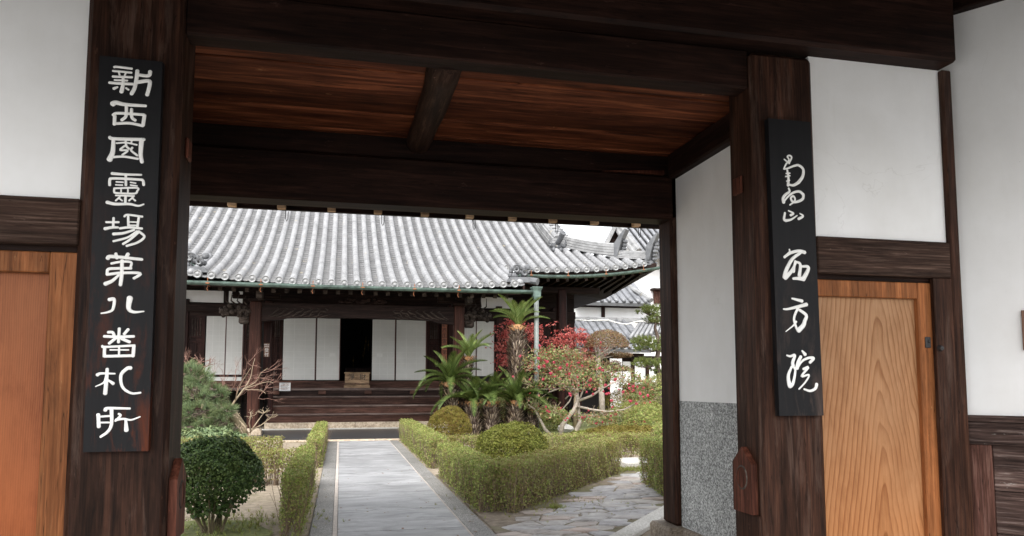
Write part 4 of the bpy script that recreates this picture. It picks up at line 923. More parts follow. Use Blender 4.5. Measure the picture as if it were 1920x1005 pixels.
# ---- steps, veranda, base stones
x = -2.45
while x < 3.7:
    x2 = min(3.75, x + random.uniform(1.1, 1.6)); HP('base_stone_block', B(x + .004, x2 - .004, 26.3, 26.75, 0, .235, .015), 'beige_stone'); x = x2
HP('base_ledge', B(-2.6, 3.9, 26.22, 26.298, 0, .045, .01), 'granite_pale')
zs = [(26.42, .236, .47), (26.72, .49, .755), (27.02, .775, 1.065), (27.32, 1.085, 1.31)]
for i, (yf, z0, z1) in enumerate(zs[:3]):
    HP('step_riser', B(-2.38, 3.66, yf + .05, yf + .09, z0, z1), 'step')
    HP('step_tread', B(-2.42, 3.7, yf, yf + .42, z1, z1 + .05, .012), 'tread')
HP('step_riser', B(-2.38, 3.66, 27.42, 27.46, 1.116, 1.31), 'hall_x')
for x in (-2.2, -.62, .98, 2.6): HP('veranda_bracket', B(x - .13, x + .13, 27.34, 27.6, 1.17, 1.305, .02), 'step')
HP('veranda_edge', B(-9, 9.2, 27.4, 27.62, 1.31, 1.40, .015), 'tread')
nb_ = 14
for i in range(nb_):
    ya = 27.62 + i * (1.06 / nb_); 
    if i < 6: HP('veranda_board', B(-9, 9.2, ya + .003, ya + .073, 1.36, 1.397), 'step')
HP('veranda_inner', B(-9, 9.2, 28.05, 28.7, 1.35, 1.39), 'step')
HP('sill_beam', B(-9, 9.2, 28.68, 28.86, 1.391, 1.655, .01), 'step')
# under the veranda, left and right: posts and dark lattice
for x in list(np.arange(-8.6, -2.6, .95)) + list(np.arange(4.2, 9, .95)): HP('floor_post', B(x - .08, x + .08, 27.7, 27.86, 0, 1.31), 'hall_v')
m = MB()
for x in np.arange(-8.8, 9, .16): m.box(x, x + .05, 28.5, 28.53, .1, 1.31)
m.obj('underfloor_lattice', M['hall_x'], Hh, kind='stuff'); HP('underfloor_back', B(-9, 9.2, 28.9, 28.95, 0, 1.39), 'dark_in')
# low post of the stair rail with its cap, left
for x in (-2.3, 3.55):
    HP('rail_post', B(x - .08, x + .08, 26.55, 26.71, .25, 2.0, .02), 'hall_v'); HP('rail_cap', MB().ball((x, 26.63, 2.1), (.1, .1, .14), 10, 6).box(x - .1, x + .1, 26.53, 26.73, 1.98, 2.02), 'hall_v')
    HP('stair_rail', MB().prism([(26.6, 1.35), (27.5, 2.05), (27.5, 2.16), (26.6, 1.47)], 'X', x - .05, x + .05), 'hall_v')
# ---- wall line at y = 28.8
YW = 28.8
def wx(px, py=650): return at(px, py, YW).x
def pl(name, x0, x1, z0, z1, mat, y0=YW, y1=YW + .08, b=0.0, parent=None): return HP(name, B(x0, x1, y0, y1, z0, z1, b), mat, parent)
ztop = 4.02; zsill = 1.69
pl('upper_beam', -9, 9.2, 4.14, 4.44, 'hall_x', YW - .14, YW + .02, .01)
pl('upper_wall', -9, 9.2, 4.44, 5.45, 'hall_x', YW + .05, YW + .15)
pl('head_beam', -9, 9.2, 4.0, 4.14, 'hall_x', YW - .06, YW + .1)
pl('plaster_panel', wx(300), wx(416), 4.5, 4.93, 'plaster', YW + .0, YW + .049); pl('plaster_panel', wx(426), wx(452), 4.5, 4.93, 'plaster', YW + .0, YW + .049); pl('plaster_panel', wx(902), wx(961), 4.53, 4.96, 'plaster', YW + .0, YW + .049)
# posts of the wall line
for px in (346, 502, 845, 935): x = wx(px); pl('wall_post', x - .12, x + .12, 1.4, 4.6, 'hall_v', YW - .12, YW + .12, .015)
for px in (200, 1040): x = wx(px); pl('wall_post', x - .12, x + .12, 1.4, 4.6, 'hall_v', YW - .12, YW + .12, .015)
def shoji(px0, px1, z0, z1, handle=0, lines=3):
    x0, x1 = wx(px0), wx(px1); s = pl('shoji_screen', x0, x1, z0, z1, 'shoji', YW - .02, YW + .01)
    m = MB(); n = 11
    for i in range(1, n): z = z0 + (z1 - z0) * i / n; m.box(x0 + .01, x1 - .01, YW - .026, YW - .02, z - .006, z + .006)
    for i in range(1, lines): x = x0 + (x1 - x0) * i / lines; w = .014 if i == lines // 2 else .007; m.box(x - w, x + w, YW - .0275, YW - .0265, z0 + .01, z1 - .01)
    m.obj('lattice', M['shoji_bar'], s)
    MB().box(x1 - .028, x1, YW - .035, YW - .0285, z0, z1).obj('edge_stile', M['shoji_edge'], s)
    if handle:
        hx = x1 - .28 if handle > 0 else x0 + .28; B(hx - .11, hx + .11, YW - .034, YW - .03, 2.86 - .3, 2.86 - .16).obj('handle_plate', M['shoji_bar'], s)
    return s
shoji(386, 423.5, 1.88, ztop + .06); shoji(424, 456, 1.88, ztop + .06)
pl('lower_panel', wx(394), wx(455), 1.62, 1.79, 'shoji', YW - .08, YW - .05)
pl('rail_bar', wx(386), wx(500), 1.82, 1.87, 'hall_x', YW - .09, YW - .05)
shoji(531, 592.5, zsill, 3.99); shoji(594, 638, zsill, 3.99, 1)
shoji(698, 741.5, zsill, 3.99, -1); shoji(743, 799.5, zsill, 3.99)
shoji(868, 893, 1.85, 4.08); shoji(894, 927, 1.85, 4.08)
# panelled, latticed doors
def ldoor(px0, px1, ang=0):
    x0, x1 = wx(px0), wx(px1); d = pl('panel_door', x0, x1, zsill, ztop, 'hall_v', YW + .005, YW + .03)
    fr = MB(); w = .07
    for a, b_, c, e in ((x0, x0 + w, zsill, ztop), (x1 - w, x1, zsill, ztop)): fr.box(a, b_, YW - .04, YW + .004, c, e)
    for z in (zsill, 2.0, 2.38, 2.62, 3.02, 3.2, ztop - .1): fr.box(x0 + w, x1 - w, YW - .035, YW + .003, z, z + .07)
    fr.box((x0 + x1) / 2 - .025, (x0 + x1) / 2 + .025, YW - .03, YW + .0025, zsill + .07, 3.02)
    fr.obj('door_frame', M['hall_v'], d)
    n = max(3, int((x1 - x0) / .1)); 
    for i in range(1, n): x = x0 + w + (x1 - x0 - 2 * w) * i / n; B(x - .014, x + .014, YW - .03, YW - .005, 3.27, ztop - .1).obj('lattice_bar', M['carve'], d)
    return d
ldoor(351, 384); ldoor(458, 474); ldoor(508, 530); ldoor(800.5, 826); ldoor(936, 975); ldoor(976, 1020)
pl('dark_wall', -9, wx(351), zsill, 4.0, 'hall_v'); pl('dark_wall', wx(1020), 9.2, 1.4, 4.0, 'hall_v')
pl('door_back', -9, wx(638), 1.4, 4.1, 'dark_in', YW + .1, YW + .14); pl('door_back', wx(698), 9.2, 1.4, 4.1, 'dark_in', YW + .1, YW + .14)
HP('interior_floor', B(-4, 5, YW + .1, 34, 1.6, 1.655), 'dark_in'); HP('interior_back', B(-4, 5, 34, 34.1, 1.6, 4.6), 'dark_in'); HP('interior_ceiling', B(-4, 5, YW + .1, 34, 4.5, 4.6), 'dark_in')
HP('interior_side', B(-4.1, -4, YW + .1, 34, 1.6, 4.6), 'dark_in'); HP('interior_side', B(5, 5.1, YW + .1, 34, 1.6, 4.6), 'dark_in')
# altar things dim inside
al = thing('altar', 'dim gilded altar ornaments inside the dark doorway', 'altar', (1.0, 31.5, 1.655))
MB().box(.2, 1.9, 31.3, 32.2, 1.655, 2.2).obj('altar_table', M['hall_v'], al)
m = MB()
for (x, z) in ((.95, 3.0), (1.0, 3.3), (1.1, 3.15), (.9, 2.7), (.5, 2.5)): m.ball((x, 31.4, z), (.03, .03, .05), 6, 4).tube([(x, 31.4, z - .25), (x, 31.4, z + .2)], .008, 4)
m.obj('altar_lantern', M['gold'], al)
# big corner column of the hall at right and eave beam
HP('corner_column', B(7.94, 8.27, 26.8, 27.15, 0, 5.1, .03), 'hall_v'); HP('corner_column', B(-7.05, -6.72, 26.8, 27.15, 0, 5.1, .03), 'hall_v')
HP('eave_beam', B(-9, 9.6, 26.85, 27.1, 4.95, 5.2, .02), 'hall_x')
HP('end_wall', B(8.6, 8.7, 28.8, 40, 0, 5.5), 'hall_v')
HP('rear_wall', B(-7, 8.7, 40, 40.1, 0, 5.5), 'plaster')

# ================================================================ small things on the hall
ob = thing('offertory_box', 'brown wooden offertory box with two dark characters before the open doorway', 'offertory box', (.58, 27.75, 1.4))
x0, x1 = at(647, 700, 27.6).x, at(692.5, 700, 27.6).x; zt = at(670, 698, 27.6).z
B(x0, x1, 27.6, 27.95, 1.5, zt - .05, .01).obj('body', M['boxwood'], ob); B(x0 - .03, x1 + .03, 27.57, 27.98, 1.4, 1.5, .01).obj('base', M['boxwood'], ob)
MB().box(x0 - .03, x1 + .03, 27.57, 27.63, zt - .05, zt, .006).box(x0 - .03, x1 + .03, 27.92, 27.98, zt - .05, zt, .006).obj('rim', M['boxwood'], ob)
for i in range(9): x = x0 + .05 + i * (x1 - x0 - .1) / 8; B(x - .02, x + .02, 27.63, 27.92, zt - .045, zt - .01).obj('slat', M['boxwood'], ob)
lettering('淨', .24, ob, ((x0 + x1) / 2 - .2, 27.597, 1.78), M['ink'], 'character'); lettering('財', .24, ob, ((x0 + x1) / 2 + .2, 27.597, 1.78), M['ink'], 'character')
MB().box(x0, x1, 27.592, 27.6, 1.52, 1.56).obj('band', M['hall_v'], ob)
ns = thing('notice_sign', 'small white printed notice standing on the veranda edge', 'notice', (-1.9, 27.5, 1.4))
p0, p1 = at(523.5, 733, 27.38), at(545, 717.5, 27.38)
B(p0.x, p1.x, 27.37, 27.385, p0.z, p1.z, .002).obj('panel', M['paper'], ns)
lettering('お知らせ', .06, ns, ((p0.x + p1.x) / 2, 27.368, p1.z - .05), M['ink'])
m = MB()
for i in range(6): m.box(p0.x + .05, p1.x - .05 - .04 * (i % 3), 27.3665, 27.3695, p1.z - .1 - i * .03, p1.z - .092 - i * .03)
m.obj('printed_lines', M['carve'], ns)
pq = thing('reception_plaque', 'small brown plaque with white characters beside the left porch post', 'plaque', (-2.26, 24.4, 2.4))
q0, q1 = at(494.5, 669, 24.6), at(505.5, 643.5, 24.6)
B(q0.x, q1.x, 24.6, 24.62, q0.z, q1.z, .002).obj('board', M['plaque_b'], pq)
lettering('受付', .13, pq, ((q0.x + q1.x) / 2, 24.598, q0.z + .2), M['whiteink'], 'lettering', True)
lettering('御朱印', .05, pq, ((q0.x + q1.x) / 2, 24.598, q1.z - .05), M['whiteink']); lettering('納経所', .05, pq, ((q0.x + q1.x) / 2, 24.598, q1.z - .11), M['whiteink'])
B(q0.x - .02, q0.x + .22, 24.63, 24.7, 1.3, 3.5).obj('backing_post', M['hall_v'], pq)
vp = thing('hanging_plaque', 'tall narrow orange wooden plaque with dark writing near the right porch post', 'plaque', (3.9, 28.4, 2.2))
v0, v1 = at(828, 690, 28.6), at(838.5, 602, 28.6); B(v0.x, v1.x, 28.6, 28.62, v0.z, v1.z, .002).obj('board', M['plaque'], vp)
lettering('新西国霊場第八番', .2, vp, ((v0.x + v1.x) / 2, 28.597, v1.z - .16), M['ink'], 'lettering', True)

# ================================================================ BACKGROUND BUILDINGS (right)
def tile_roof(parent, x0, x1, ye, ze_, yr, zr_, spc=.42, mat='far_tile', curve=.0, skew=0.0):
    """front slope with round tile rows, each row an object"""
    m = MB(); n = 6
    V = []
    for i in range(n + 1):
        u = i / n; z = ze_ + (zr_ - ze_) * u - curve * math.sin(math.pi * u); V += [(x0, ye + (yr - ye) * u, z), (x1, ye + (yr - ye) * u, z), (x1, ye + (yr - ye) * u, z - .18), (x0, ye + (yr - ye) * u, z - .18)]
    m.add(V, [(4 * i + j, 4 * i + (j + 1) % 4, 4 * i + 4 + (j + 1) % 4, 4 * i + 4 + j) for i in range(n) for j in range(4)] + [(0, 1, 2, 3)])
    rf = m.obj('roof', M['pan'], parent); x = x0 + .12
    Vp = []; Fp = []; k = 0; L = math.hypot(yr - ye, zr_ - ze_); nc = int(L / .2)
    for c in range(nc):
        u = c / nc; u2 = (c + 1) / nc; z = ze_ + (zr_ - ze_) * u - curve * math.sin(math.pi * u); z2 = ze_ + (zr_ - ze_) * u2 - curve * math.sin(math.pi * u2)
        Vp += [(x0, ye + (yr - ye) * u, z), (x1, ye + (yr - ye) * u, z), (x1, ye + (yr - ye) * u, z + .05), (x0, ye + (yr - ye) * u, z + .05), (x1, ye + (yr - ye) * u2, z2 + .01), (x0, ye + (yr - ye) * u2, z2 + .01)]
        Fp += [(k, k + 1, k + 2, k + 3), (k + 3, k + 2, k + 4, k + 5)]; k += 6
    fast('pan_tiles', np.array(Vp), np.array(Fp), M[mat], rf)
    while x < x1:
        m = MB(); P = [(x + skew * i / n, ye + (yr - ye) * i / n - (.06 if i == 0 else 0), ze_ + (zr_ - ze_) * i / n - curve * math.sin(math.pi * i / n) + .07) for i in range(n + 1)]
        m.tube(P, .105, 7); m.obj('tile_row', M[mat], rf, True); x += spc
    return rf
cor = thing('corridor_building', 'low tiled corridor building with plaster panels behind the right garden trees', 'building', (12, 37, 0))
rf = tile_roof(cor, 8.8, 15.3, 35.2, 3.3, 38.2, 4.98, .4)
B(8.8, 16.5, 38.0, 38.5, 4.9, 5.15, .03).obj('ridge', M['ridge'], rf)
B(8.8, 18, 38.45, 38.5, 5.12, 5.9).obj('upper_plaster', M['plaster'], cor); 
p = at(1131, 585, 38.4); B(p.x - .1, p.x + .1, 38.38, 38.449, 5.12, 5.75).obj('upper_post', M['hall_v'], cor)
p = at(1060, 572, 38.4)
B(8.8, 18, 38.40, 38.449, 5.72, 5.82).obj('upper_beam', M['hall_x'], cor)
rf2 = tile_roof(cor, 12.2, at(1219, 560, 37.8).x, 37.7, 5.92, 40.5, 7.6, .42)
x_ = at(1219, 560, 37.8).x
m = MB(); m.tube([(x_, 37.65, 6.08), (x_ - .6, 39.2, 7.0), (x_ - 1.1, 40.5, 7.85)], .14, 8); m.obj('verge_ridge', M['ridge'], rf2)
# corridor body: beam, posts, plaster panels, dark openings
B(8.8, 15.2, 35.9, 36.1, 2.85, 3.12).obj('eave_beam', M['hall_x'], cor)
for px in (1086, 1186, 1213): 
    p = at(px, 690, 36.0); B(p.x - .09, p.x + .09, 35.92, 36.08, 0, 2.85).obj('post', M['hall_v'], cor)
for a, b_ in ((1168, 1184), (1188, 1211), (1215, 1260)):
    B(at(a, 690, 36).x, at(b_, 690, 36).x, 36.0, 36.06, 1.5, 2.7).obj('plaster_panel', M['plaster'], cor)
B(8.8, at(1168, 690, 36).x, 37.9, 38, 0, 3).obj('dark_back', M['dark_in'], cor)
B(at(1168, 690, 36).x, 18, 36.07, 36.12, 0, 3.0).obj('panel_back', M['hall_x'], cor)
cb = MB(); cb.tube([at(px, py, 35.0) for px, py in ((1060, 598), (1100, 601), (1140, 600), (1160, 606), (1175, 608), (1190, 604), (1200, 602), (1250, 606))], .028, 6); tag(cb.obj('cable', M['cable']), 'white cable sagging in front of the corridor roof', 'cable')
ann = thing('annex_building', 'small white annex with pale tiled roof right of the corridor', 'building', (17, 38, 0))
e0, e1 = at(1180, 637, 35.6), at(1262, 622, 35.6)
m = MB(); rr0, rr1 = at(1201, 608, 37.4), at(1270, 590, 37.4)
m.add([e0, e1, rr1, rr0, e0 - Vector((0, 0, .15)), e1 - Vector((0, 0, .15)), rr1 - Vector((0, 0, .15)), rr0 - Vector((0, 0, .15))], [(0, 1, 2, 3), (7, 6, 5, 4), (0, 4, 5, 1), (1, 5, 6, 2), (2, 6, 7, 3), (3, 7, 4, 0)]); ar = m.obj('roof', M['tile'], ann)
for i in range(9):
    u = i / 8.5; m = MB(); m.tube([e0.lerp(e1, u) + Vector((0, -.05, .06)), rr0.lerp(rr1, u) + Vector((0, 0, .06))], .1, 7); m.obj('tile_row', M['tile'], ar, True)
far = thing('storehouse', 'tall white storehouse with steep tiled gable roof at the far right', 'storehouse', (20, 46, 0))
B(at(1196, 520, 44.2).x, 26, 44.2, 50, 0, 10.6).obj('white_wall', M['plaster'], far)
g0 = at(1163, 432, 45.0)
# front slope seen over the hip ridge, its left verge running down to the right
m = MB(); rfar = None
xr = at(1148, 470, 45).x
xl0, xl1 = at(1163, 430, 46).x, at(1197, 472, 43).x
m.add([(xl1, 43, at(1197, 475, 43).z), (28, 43, at(1197, 475, 43).z), (28, 48, at(1163, 425, 48).z + 1.2), (xl0 - .3, 48, at(1163, 425, 48).z + 1.2)], [(0, 1, 2, 3)])
m.v += [(x, y_, z - .3) for x, y_, z in m.v[:4]]; m.f += [(7, 6, 5, 4), (0, 4, 5, 1), (3, 7, 4, 0)]
rfar = m.obj('roof', M['pan'], far)
a0, a1 = Vector(m.v[0]), Vector(m.v[3])
for i in range(18):
    dx = .45 * (i + .6); mm = MB(); mm.tube([a0 + Vector((dx, -.1, .08)), a1 + Vector((dx, 0, .08))], .13, 7); mm.obj('tile_row', M['far_tile'], rfar, True)
mm = MB(); mm.tube([a0 + Vector((0, -.1, .12)), a1 + Vector((0, 0, .12))], .2, 8); mm.tube([a0 + Vector((-.3, -.1, -.02)), a1 + Vector((-.3, 0, -.02))], .16, 8); mm.obj('verge_ridge', M['ridge'], rfar)
mm = MB()
gp_ = [at(px, py, 45.6) for px, py in ((1133, 462), (1152, 425), (1166, 425), (1170, 440), (1160, 452), (1150, 470))]
mm.prism([(p.x, p.z) for p in gp_], 'Y', 45.6, 45.9); mm.obj('gable_face', M['hall_x'], far)
bp = [at(px, py, 45.3) for px, py in ((1131, 462), (1150, 425), (1156, 425), (1138, 462))]
MB().prism([(p.x, p.z) for p in bp], 'Y', 45.2, 45.599).obj('gable_barge', M['ridge'], far)
w0, w1 = at(1226, 569, 44.1), at(1262, 546, 44.1)
B(w0.x, w1.x, 44.0, 44.19, w0.z, w1.z).obj('window_frame', M['wains_f'], far)
for i in range(6): x = w0.x + .08 + i * .2; B(x, x + .07, 43.95, 43.999, w0.z + .05, w1.z - .1).obj('window_bar', M['step'], far)
B(w0.x - .2, w1.x + .2, 43.7, 44.19, w1.z, w1.z + .12).obj('window_hood', M['hall_x'], far)
# ================================================================ VEGETATION
random.seed(21)
def hedge(label, p0, p1, w, h, mat='hedge', dens=2600, sparse=0.35, size=.026, group='low clipped hedges of the garden'):
    """p0->p1 centre line"""
    a, b_ = Vector((p0[0], p0[1], 0)), Vector((p1[0], p1[1], 0)); d = b_ - a; L = d.length; d.normalize(); n = Vector((-d.y, d.x, 0))
    t = thing('hedge', label, 'hedge', (a + b_) / 2, group)
    dd, nn = np.array(d), np.array(n); a_ = np.array(a)
    area = [L * w, L * h, L * h, w * h, w * h]; P = []; Nn = []
    for i, ar in enumerate(area):
        k = int(ar * dens); u = RNG.uniform(0, 1, k); v = RNG.uniform(0, 1, k)
        if i: v = v ** (1 - sparse * .6); keep = RNG.uniform(0, 1, k) < (1 - sparse) + sparse * np.clip(v * 2.2, 0, 1); u, v = u[keep], v[keep]
        k = len(u)
        if i == 0: s, q, z, no = u * L, (v - .5) * w, np.full(k, h), np.array([0, 0, 1.])
        elif i == 1: s, q, z, no = u * L, np.full(k, w / 2), v * h, nn
        elif i == 2: s, q, z, no = u * L, np.full(k, -w / 2), v * h, -nn
        elif i == 3: s, q, z, no = np.zeros(k), (u - .5) * w, v * h, -dd
        else: s, q, z, no = np.full(k, L), (u - .5) * w, v * h, dd
        Q = a_ + s[:, None] * dd + q[:, None] * nn; Q[:, 2] = z
        dep = RNG.uniform(-.045, .02, k) + wob(Q, 5, .03) + wob(Q, 16, .012); Q += no * dep[:, None]
        P.append(Q); Nn.append(np.repeat(no[None], k, 0))
    P = np.concatenate(P); Nn = np.concatenate(Nn); P[:, 2] = np.maximum(P[:, 2], .02)
    V, Fq = leaves(P, size, size * .55, Nn * .5 + np.array([0, 0, .35]), .75); fast('foliage', V, Fq, M[mat], t)
    # twiggy inside
    k = int(L * w * 700); m_v = []; s = RNG.uniform(0, L, k); q = np.sign(RNG.uniform(-1, 1, k)) * RNG.uniform(.15, .44, k) * w; hh = h * RNG.uniform(.6, .97, k)
    base = a_ + s[:, None] * dd + q[:, None] * nn; lean = RNG.normal(size=(k, 3)) * .06; lean[:, 2] = 0; top = base + lean; top[:, 2] = hh; base[:, 2] = -.02
    wv = .0045; r = RNG.normal(size=(k, 3)); r[:, 2] = 0; r /= np.linalg.norm(r, axis=1, keepdims=True)
    V = np.stack([base - r * wv, base + r * wv, top + r * wv * .5, top - r * wv * .5], 1).reshape(-1, 3); fast('stems', V, np.arange(4 * k).reshape(-1, 4), M['twig'], t)
    # inner dark leaf mass
    k = int(L * w * h * 5200); Q = a_ + RNG.uniform(0, L, k)[:, None] * dd + (RNG.uniform(-.4, .4, k) * w)[:, None] * nn; Q[:, 2] = h * (.22 + .74 * RNG.uniform(0, 1, k) ** .7)
    V, Fq = leaves(Q, size * 1.5, size, None, 1); fast('inner_foliage', V, Fq, M['hedge_dry'], t)
    return t
hedge('near low hedge on the left edge of the stone path', (-.445, 7.8), (-.46, 11.75), .19, .6, size=.026, dens=3400, sparse=.25)
hedge('far low hedge on the left edge of the path, before the steps', (-.43, 14.1), (-.44, 20.2), .25, .55, size=.03, dens=2000, sparse=.2)
hedge('thin see-through hedge running left behind the round shrub', (-3.6, 11.9), (-.6, 11.9), .3, .54, 'hedge_dry', 1700, .75, .03)
hedge('far cross hedge on the left, beneath the pine', (-4.6, 14.3), (-1.0, 14.3), .3, .56, 'hedge_dry', 1700, .4, .03)
hedge('hedge on the right edge of the path, before the steps', (1.75, 13.5), (1.76, 20.6), .32, .57, 'hedge', 2200, .15, .028)
hedge('near right path-side hedge meeting the diagonal hedge in a corner', (1.74, 8.7), (1.74, 12.3), .32, .56, 'hedge', 3400, .3, .026)
hedge('long diagonal hedge along the flagstone path', (1.86, 8.62), (4.52, 12.15), .34, .6, 'hedge_dry', 3400, .25, .027)
hedge('cross hedge behind the domed azalea', (1.85, 14.0), (6.1, 14.1), .3, .55, 'hedge_dry', 2200, .5, .03)
hedge('nearest hedge at the right, beside the rear gate post', (4.28, 8.8), (4.62, 10.6), .42, .72, 'hedge', 3200, .1, .027)
hedge('hedge behind the nearest right hedge', (5.2, 11.3), (6.0, 13.2), .42, .78, 'hedge', 2400, .1, .03)
def dome(name, label, c, rx, ry, h, mat, n, size=.028, z0=.0, cat='shrub', cl=.05, flat=False, stems=True, group=None):
    t = thing(name, label, cat, (c[0], c[1], 0), group)
    v = RNG.normal(size=(n, 3)); v /= np.linalg.norm(v, axis=1, keepdims=True)
    v[:, 2] = np.where(v[:, 2] < -.25, -v[:, 2], v[:, 2])
    Rr = np.array([rx, ry, (h - z0) * .56]); cz = z0 + (h - z0) * .44
    P = v * Rr * (1 + RNG.uniform(-.09, .03, (n, 1))) + np.array([c[0], c[1], cz])
    P += v * (wob(P, 4, .035) + wob(P, 13, cl))[:, None]; P[:, 2] = np.maximum(P[:, 2], .02)
    V, Fq = leaves(P, size, size * .6, v * .9 + np.array([0, 0, .4]), .7); fast('foliage', V, Fq, M[mat], t)
    k = n // 5; v = RNG.normal(size=(k, 3)); v /= np.linalg.norm(v, axis=1, keepdims=True); P = v * Rr * RNG.uniform(.55, .9, (k, 1)) + np.array([c[0], c[1], cz]); P[:, 2] = np.maximum(P[:, 2], .03)
    V, Fq = leaves(P, size * 1.4, size * 1.1); fast('inner_foliage', V, Fq, M[mat], t)
    if stems:
        m = MB()
        for i in range(16):
            a = random.uniform(0, 6.28); r = random.uniform(.02, .12); q = random.uniform(.3, .85)
            m.tube([(c[0] + r * math.cos(a), c[1] + r * math.sin(a), 0), (c[0] + rx * q * .5 * math.cos(a), c[1] + ry * q * .5 * math.sin(a), h * .25), (c[0] + rx * q * .95 * math.cos(a), c[1] + ry * q * .95 * math.sin(a), h * .6)], [.014, .01, .005], 4)
        m.obj('stems', M['bark'], t)
    return t
dome('round_shrub', 'big round dark green shrub at the lower left beside the gate post', (-1.25, 8.15), .48, .48, .97, 'glossy', 17000, .03, .2, cl=.025)
dome('azalea_dome', 'olive domed azalea by the far end of the right path hedge', (2.72, 19.0), .55, .55, .95, 'azalea_br', 9000, .032, stems=False, cl=.03)
dome('azalea_dome', 'yellow-green domed azalea inside the hedge bed', (2.86, 12.5), .62, .6, .86, 'azalea', 15000, .03, stems=False, cl=.035)
# ---------------------------------------------------------------- cycads
def frond_mesh(arch, L=1.0):
    V = []; Fq = []; k = 0; n = 46; pts = []
    for i in range(n + 1):
        u = i / n; a = arch * u; pts.append(Vector((math.sin(a * .9) * u * L, 0, math.cos(a * .75) * u * L)))
    for i in range(2, n):
        u = i / n; p = pts[i]; t = (pts[i + 1] - pts[i]).normalized(); nr = Vector((-t.z, 0, t.x)); ll = .19 * L * (math.sin(math.pi * min(1, u * .93 + .06)) ** .6)
        for s in (-1, 1):
            d = (t * .62 + Vector((0, s, 0)) * .62 + nr * -.34 * (-1)).normalized(); w = t * .016 * L
            V += [p - w, p + w, p + d * ll + w * .2, p + d * ll - w * .2]; Fq.append((k, k + 1, k + 2, k + 3)); k += 4
    m = MB(); m.v = [tuple(q) for q in V]; m.f = Fq
    m.tube([pts[i] for i in range(0, n + 1, 4)], [.013 * L * (1 - i / 13) for i in range(len(range(0, n + 1, 4)))], 4)
    me = bpy.data.meshes.new('frond'); me.from_pydata(m.v, [], m.f); return me
FM = {k: frond_mesh(a) for k, a in (('up', .5), ('mid', 1.0), ('droop', 1.7))}
FMY = {}
for k_, me in FM.items():
    me.materials.append(M['cycad']); c_ = me.copy(); c_.materials.clear(); c_.materials.append(M['cycad_y']); FMY[k_] = c_
def cycad(label, base, top, r, fronds, L, young=False, tl=(15, 80), lean_bias=None):
    base, top = Vector(base), Vector(top); t = thing('cycad_palm', label, 'cycad', base, 'cycads in the right garden bed')
    prof = lambda u: (.86 + .1 * math.sin(u * 9 + r * 20)) * (1 if u < .8 else 1 - (u - .8) * 2.2)
    m = MB(); n = 12; pts = [base.lerp(top, i / n) for i in range(n + 1)]; m.tube(pts, [r * prof(i / n) * .84 for i in range(n + 1)], 10); tr = m.obj('trunk', M['bark_dk'], t, True)
    H = (top - base).length; rows = int(H / .062); C = []; O = []
    for i in range(rows):
        u = (i + .5) / rows; k = int(2 * math.pi * r / .062); p = base.lerp(top, u)
        for j in range(k):
            a = 2 * math.pi * (j + (i % 2) * .5) / k + random.uniform(-.1, .1); C.append(p + Vector((math.cos(a), math.sin(a), 0)) * r * prof(u) * (.8 + .12 * random.random())); O.append(Vector((math.cos(a), math.sin(a), random.uniform(.2, 1.2))).normalized())
    C = np.array(C); O = np.array(O); S = np.cross(O, np.array([0, 0, 1.0])); S /= np.linalg.norm(S, axis=1, keepdims=True); T = np.cross(S, O)
    ln = RNG.uniform(.1, .2, (len(C), 1)); w = .02
    V = np.stack([C - S * w, C + S * w, C + O * ln + S * w * .5, C + O * ln - S * w * .5, C - S * w - T * .02, C + S * w - T * .02], 1).reshape(-1, 3); b6 = np.arange(len(C))[:, None] * 6
    Fq = np.concatenate([b6 + np.array([[0, 1, 2, 3]]), b6 + np.array([[5, 4, 3, 2]]), b6 + np.array([[4, 0, 3, 3]])[:, :4]], 0)[: 2 * len(C)]
    fast('leaf_bases', V, Fq, M['scale'], tr)
    C = np.array([top + Vector((random.gauss(0, r * .45), random.gauss(0, r * .45), random.uniform(-.04, .1))) for _ in range(260)]); V, Fq = leaves(C, .09, .014, np.array([0, 0, 0.]), 1, np.repeat(np.array([[0, 0, 1.]]), 260, 0), .35); fast('crown_fuzz', V, Fq, M['crownfuzz'], t)
    k = max(6, int(r / .04)); m = MB(); m.ball(tuple(top), (r * .7, r * .7, r * .45), 9, 6); m.obj('crown_core', M['crownfuzz'], t, True)
    for i in range(fronds):
        az = 2 * math.pi * i / fronds * 2.39996 * fronds / 6.28 ; u = (i + .5) / fronds; tilt = tl[0] + (tl[1] - tl[0]) * u ** .8 + random.uniform(-6, 6)
        kind = 'up' if tilt < 38 else ('mid' if tilt < 62 else 'droop')
        o = bpy.data.objects.new('frond', (FMY if young else FM)[kind]); COL.objects.link(o); o.parent = t; o.location = top - base
        base_t = {'up': 14, 'mid': 28, 'droop': 48}[kind]
        o.rotation_euler = (0, R(max(0, tilt - base_t)), az); s = L * random.uniform(.85, 1.12); o.scale = (s, s, s)
    return t
def cp(px, py, Y, z=None):
    p = at(px, py, Y); return (p.x, p.y, 0.0) if z == 0 else (p.x, p.y, p.z)
cycad('tallest cycad with thick scaly trunk and short pale crown', cp(968, 815, 22.2, 0), cp(971, 616, 22.2), .31, 15, 1.08, True, (10, 55))
cycad('second tallest cycad with upright pale fronds left of the tallest one', cp(852, 815, 22.6, 0), cp(879, 674, 22.3), .2, 13, 1.0, True, (12, 60))
cycad('leaning left cycad with wide dark fronds', cp(862, 815, 22.0, 0), cp(843, 722, 21.8), .24, 20, 1.15, False, (14, 88))
cycad('squat cycad at the front left of the clump', cp(889, 820, 21.5, 0), cp(885, 758, 21.5), .24, 18, 1.1, False, (16, 86))
cycad('squat cycad second from left in the front row, widest trunk', cp(921, 820, 21.6, 0), cp(920, 758, 21.6), .3, 16, .98, False, (10, 60))
cycad('short cycad in front of the tallest trunk with wide arching fronds', cp(966, 815, 21.4, 0), cp(966, 757, 21.4), .25, 20, 1.12, False, (14, 86))
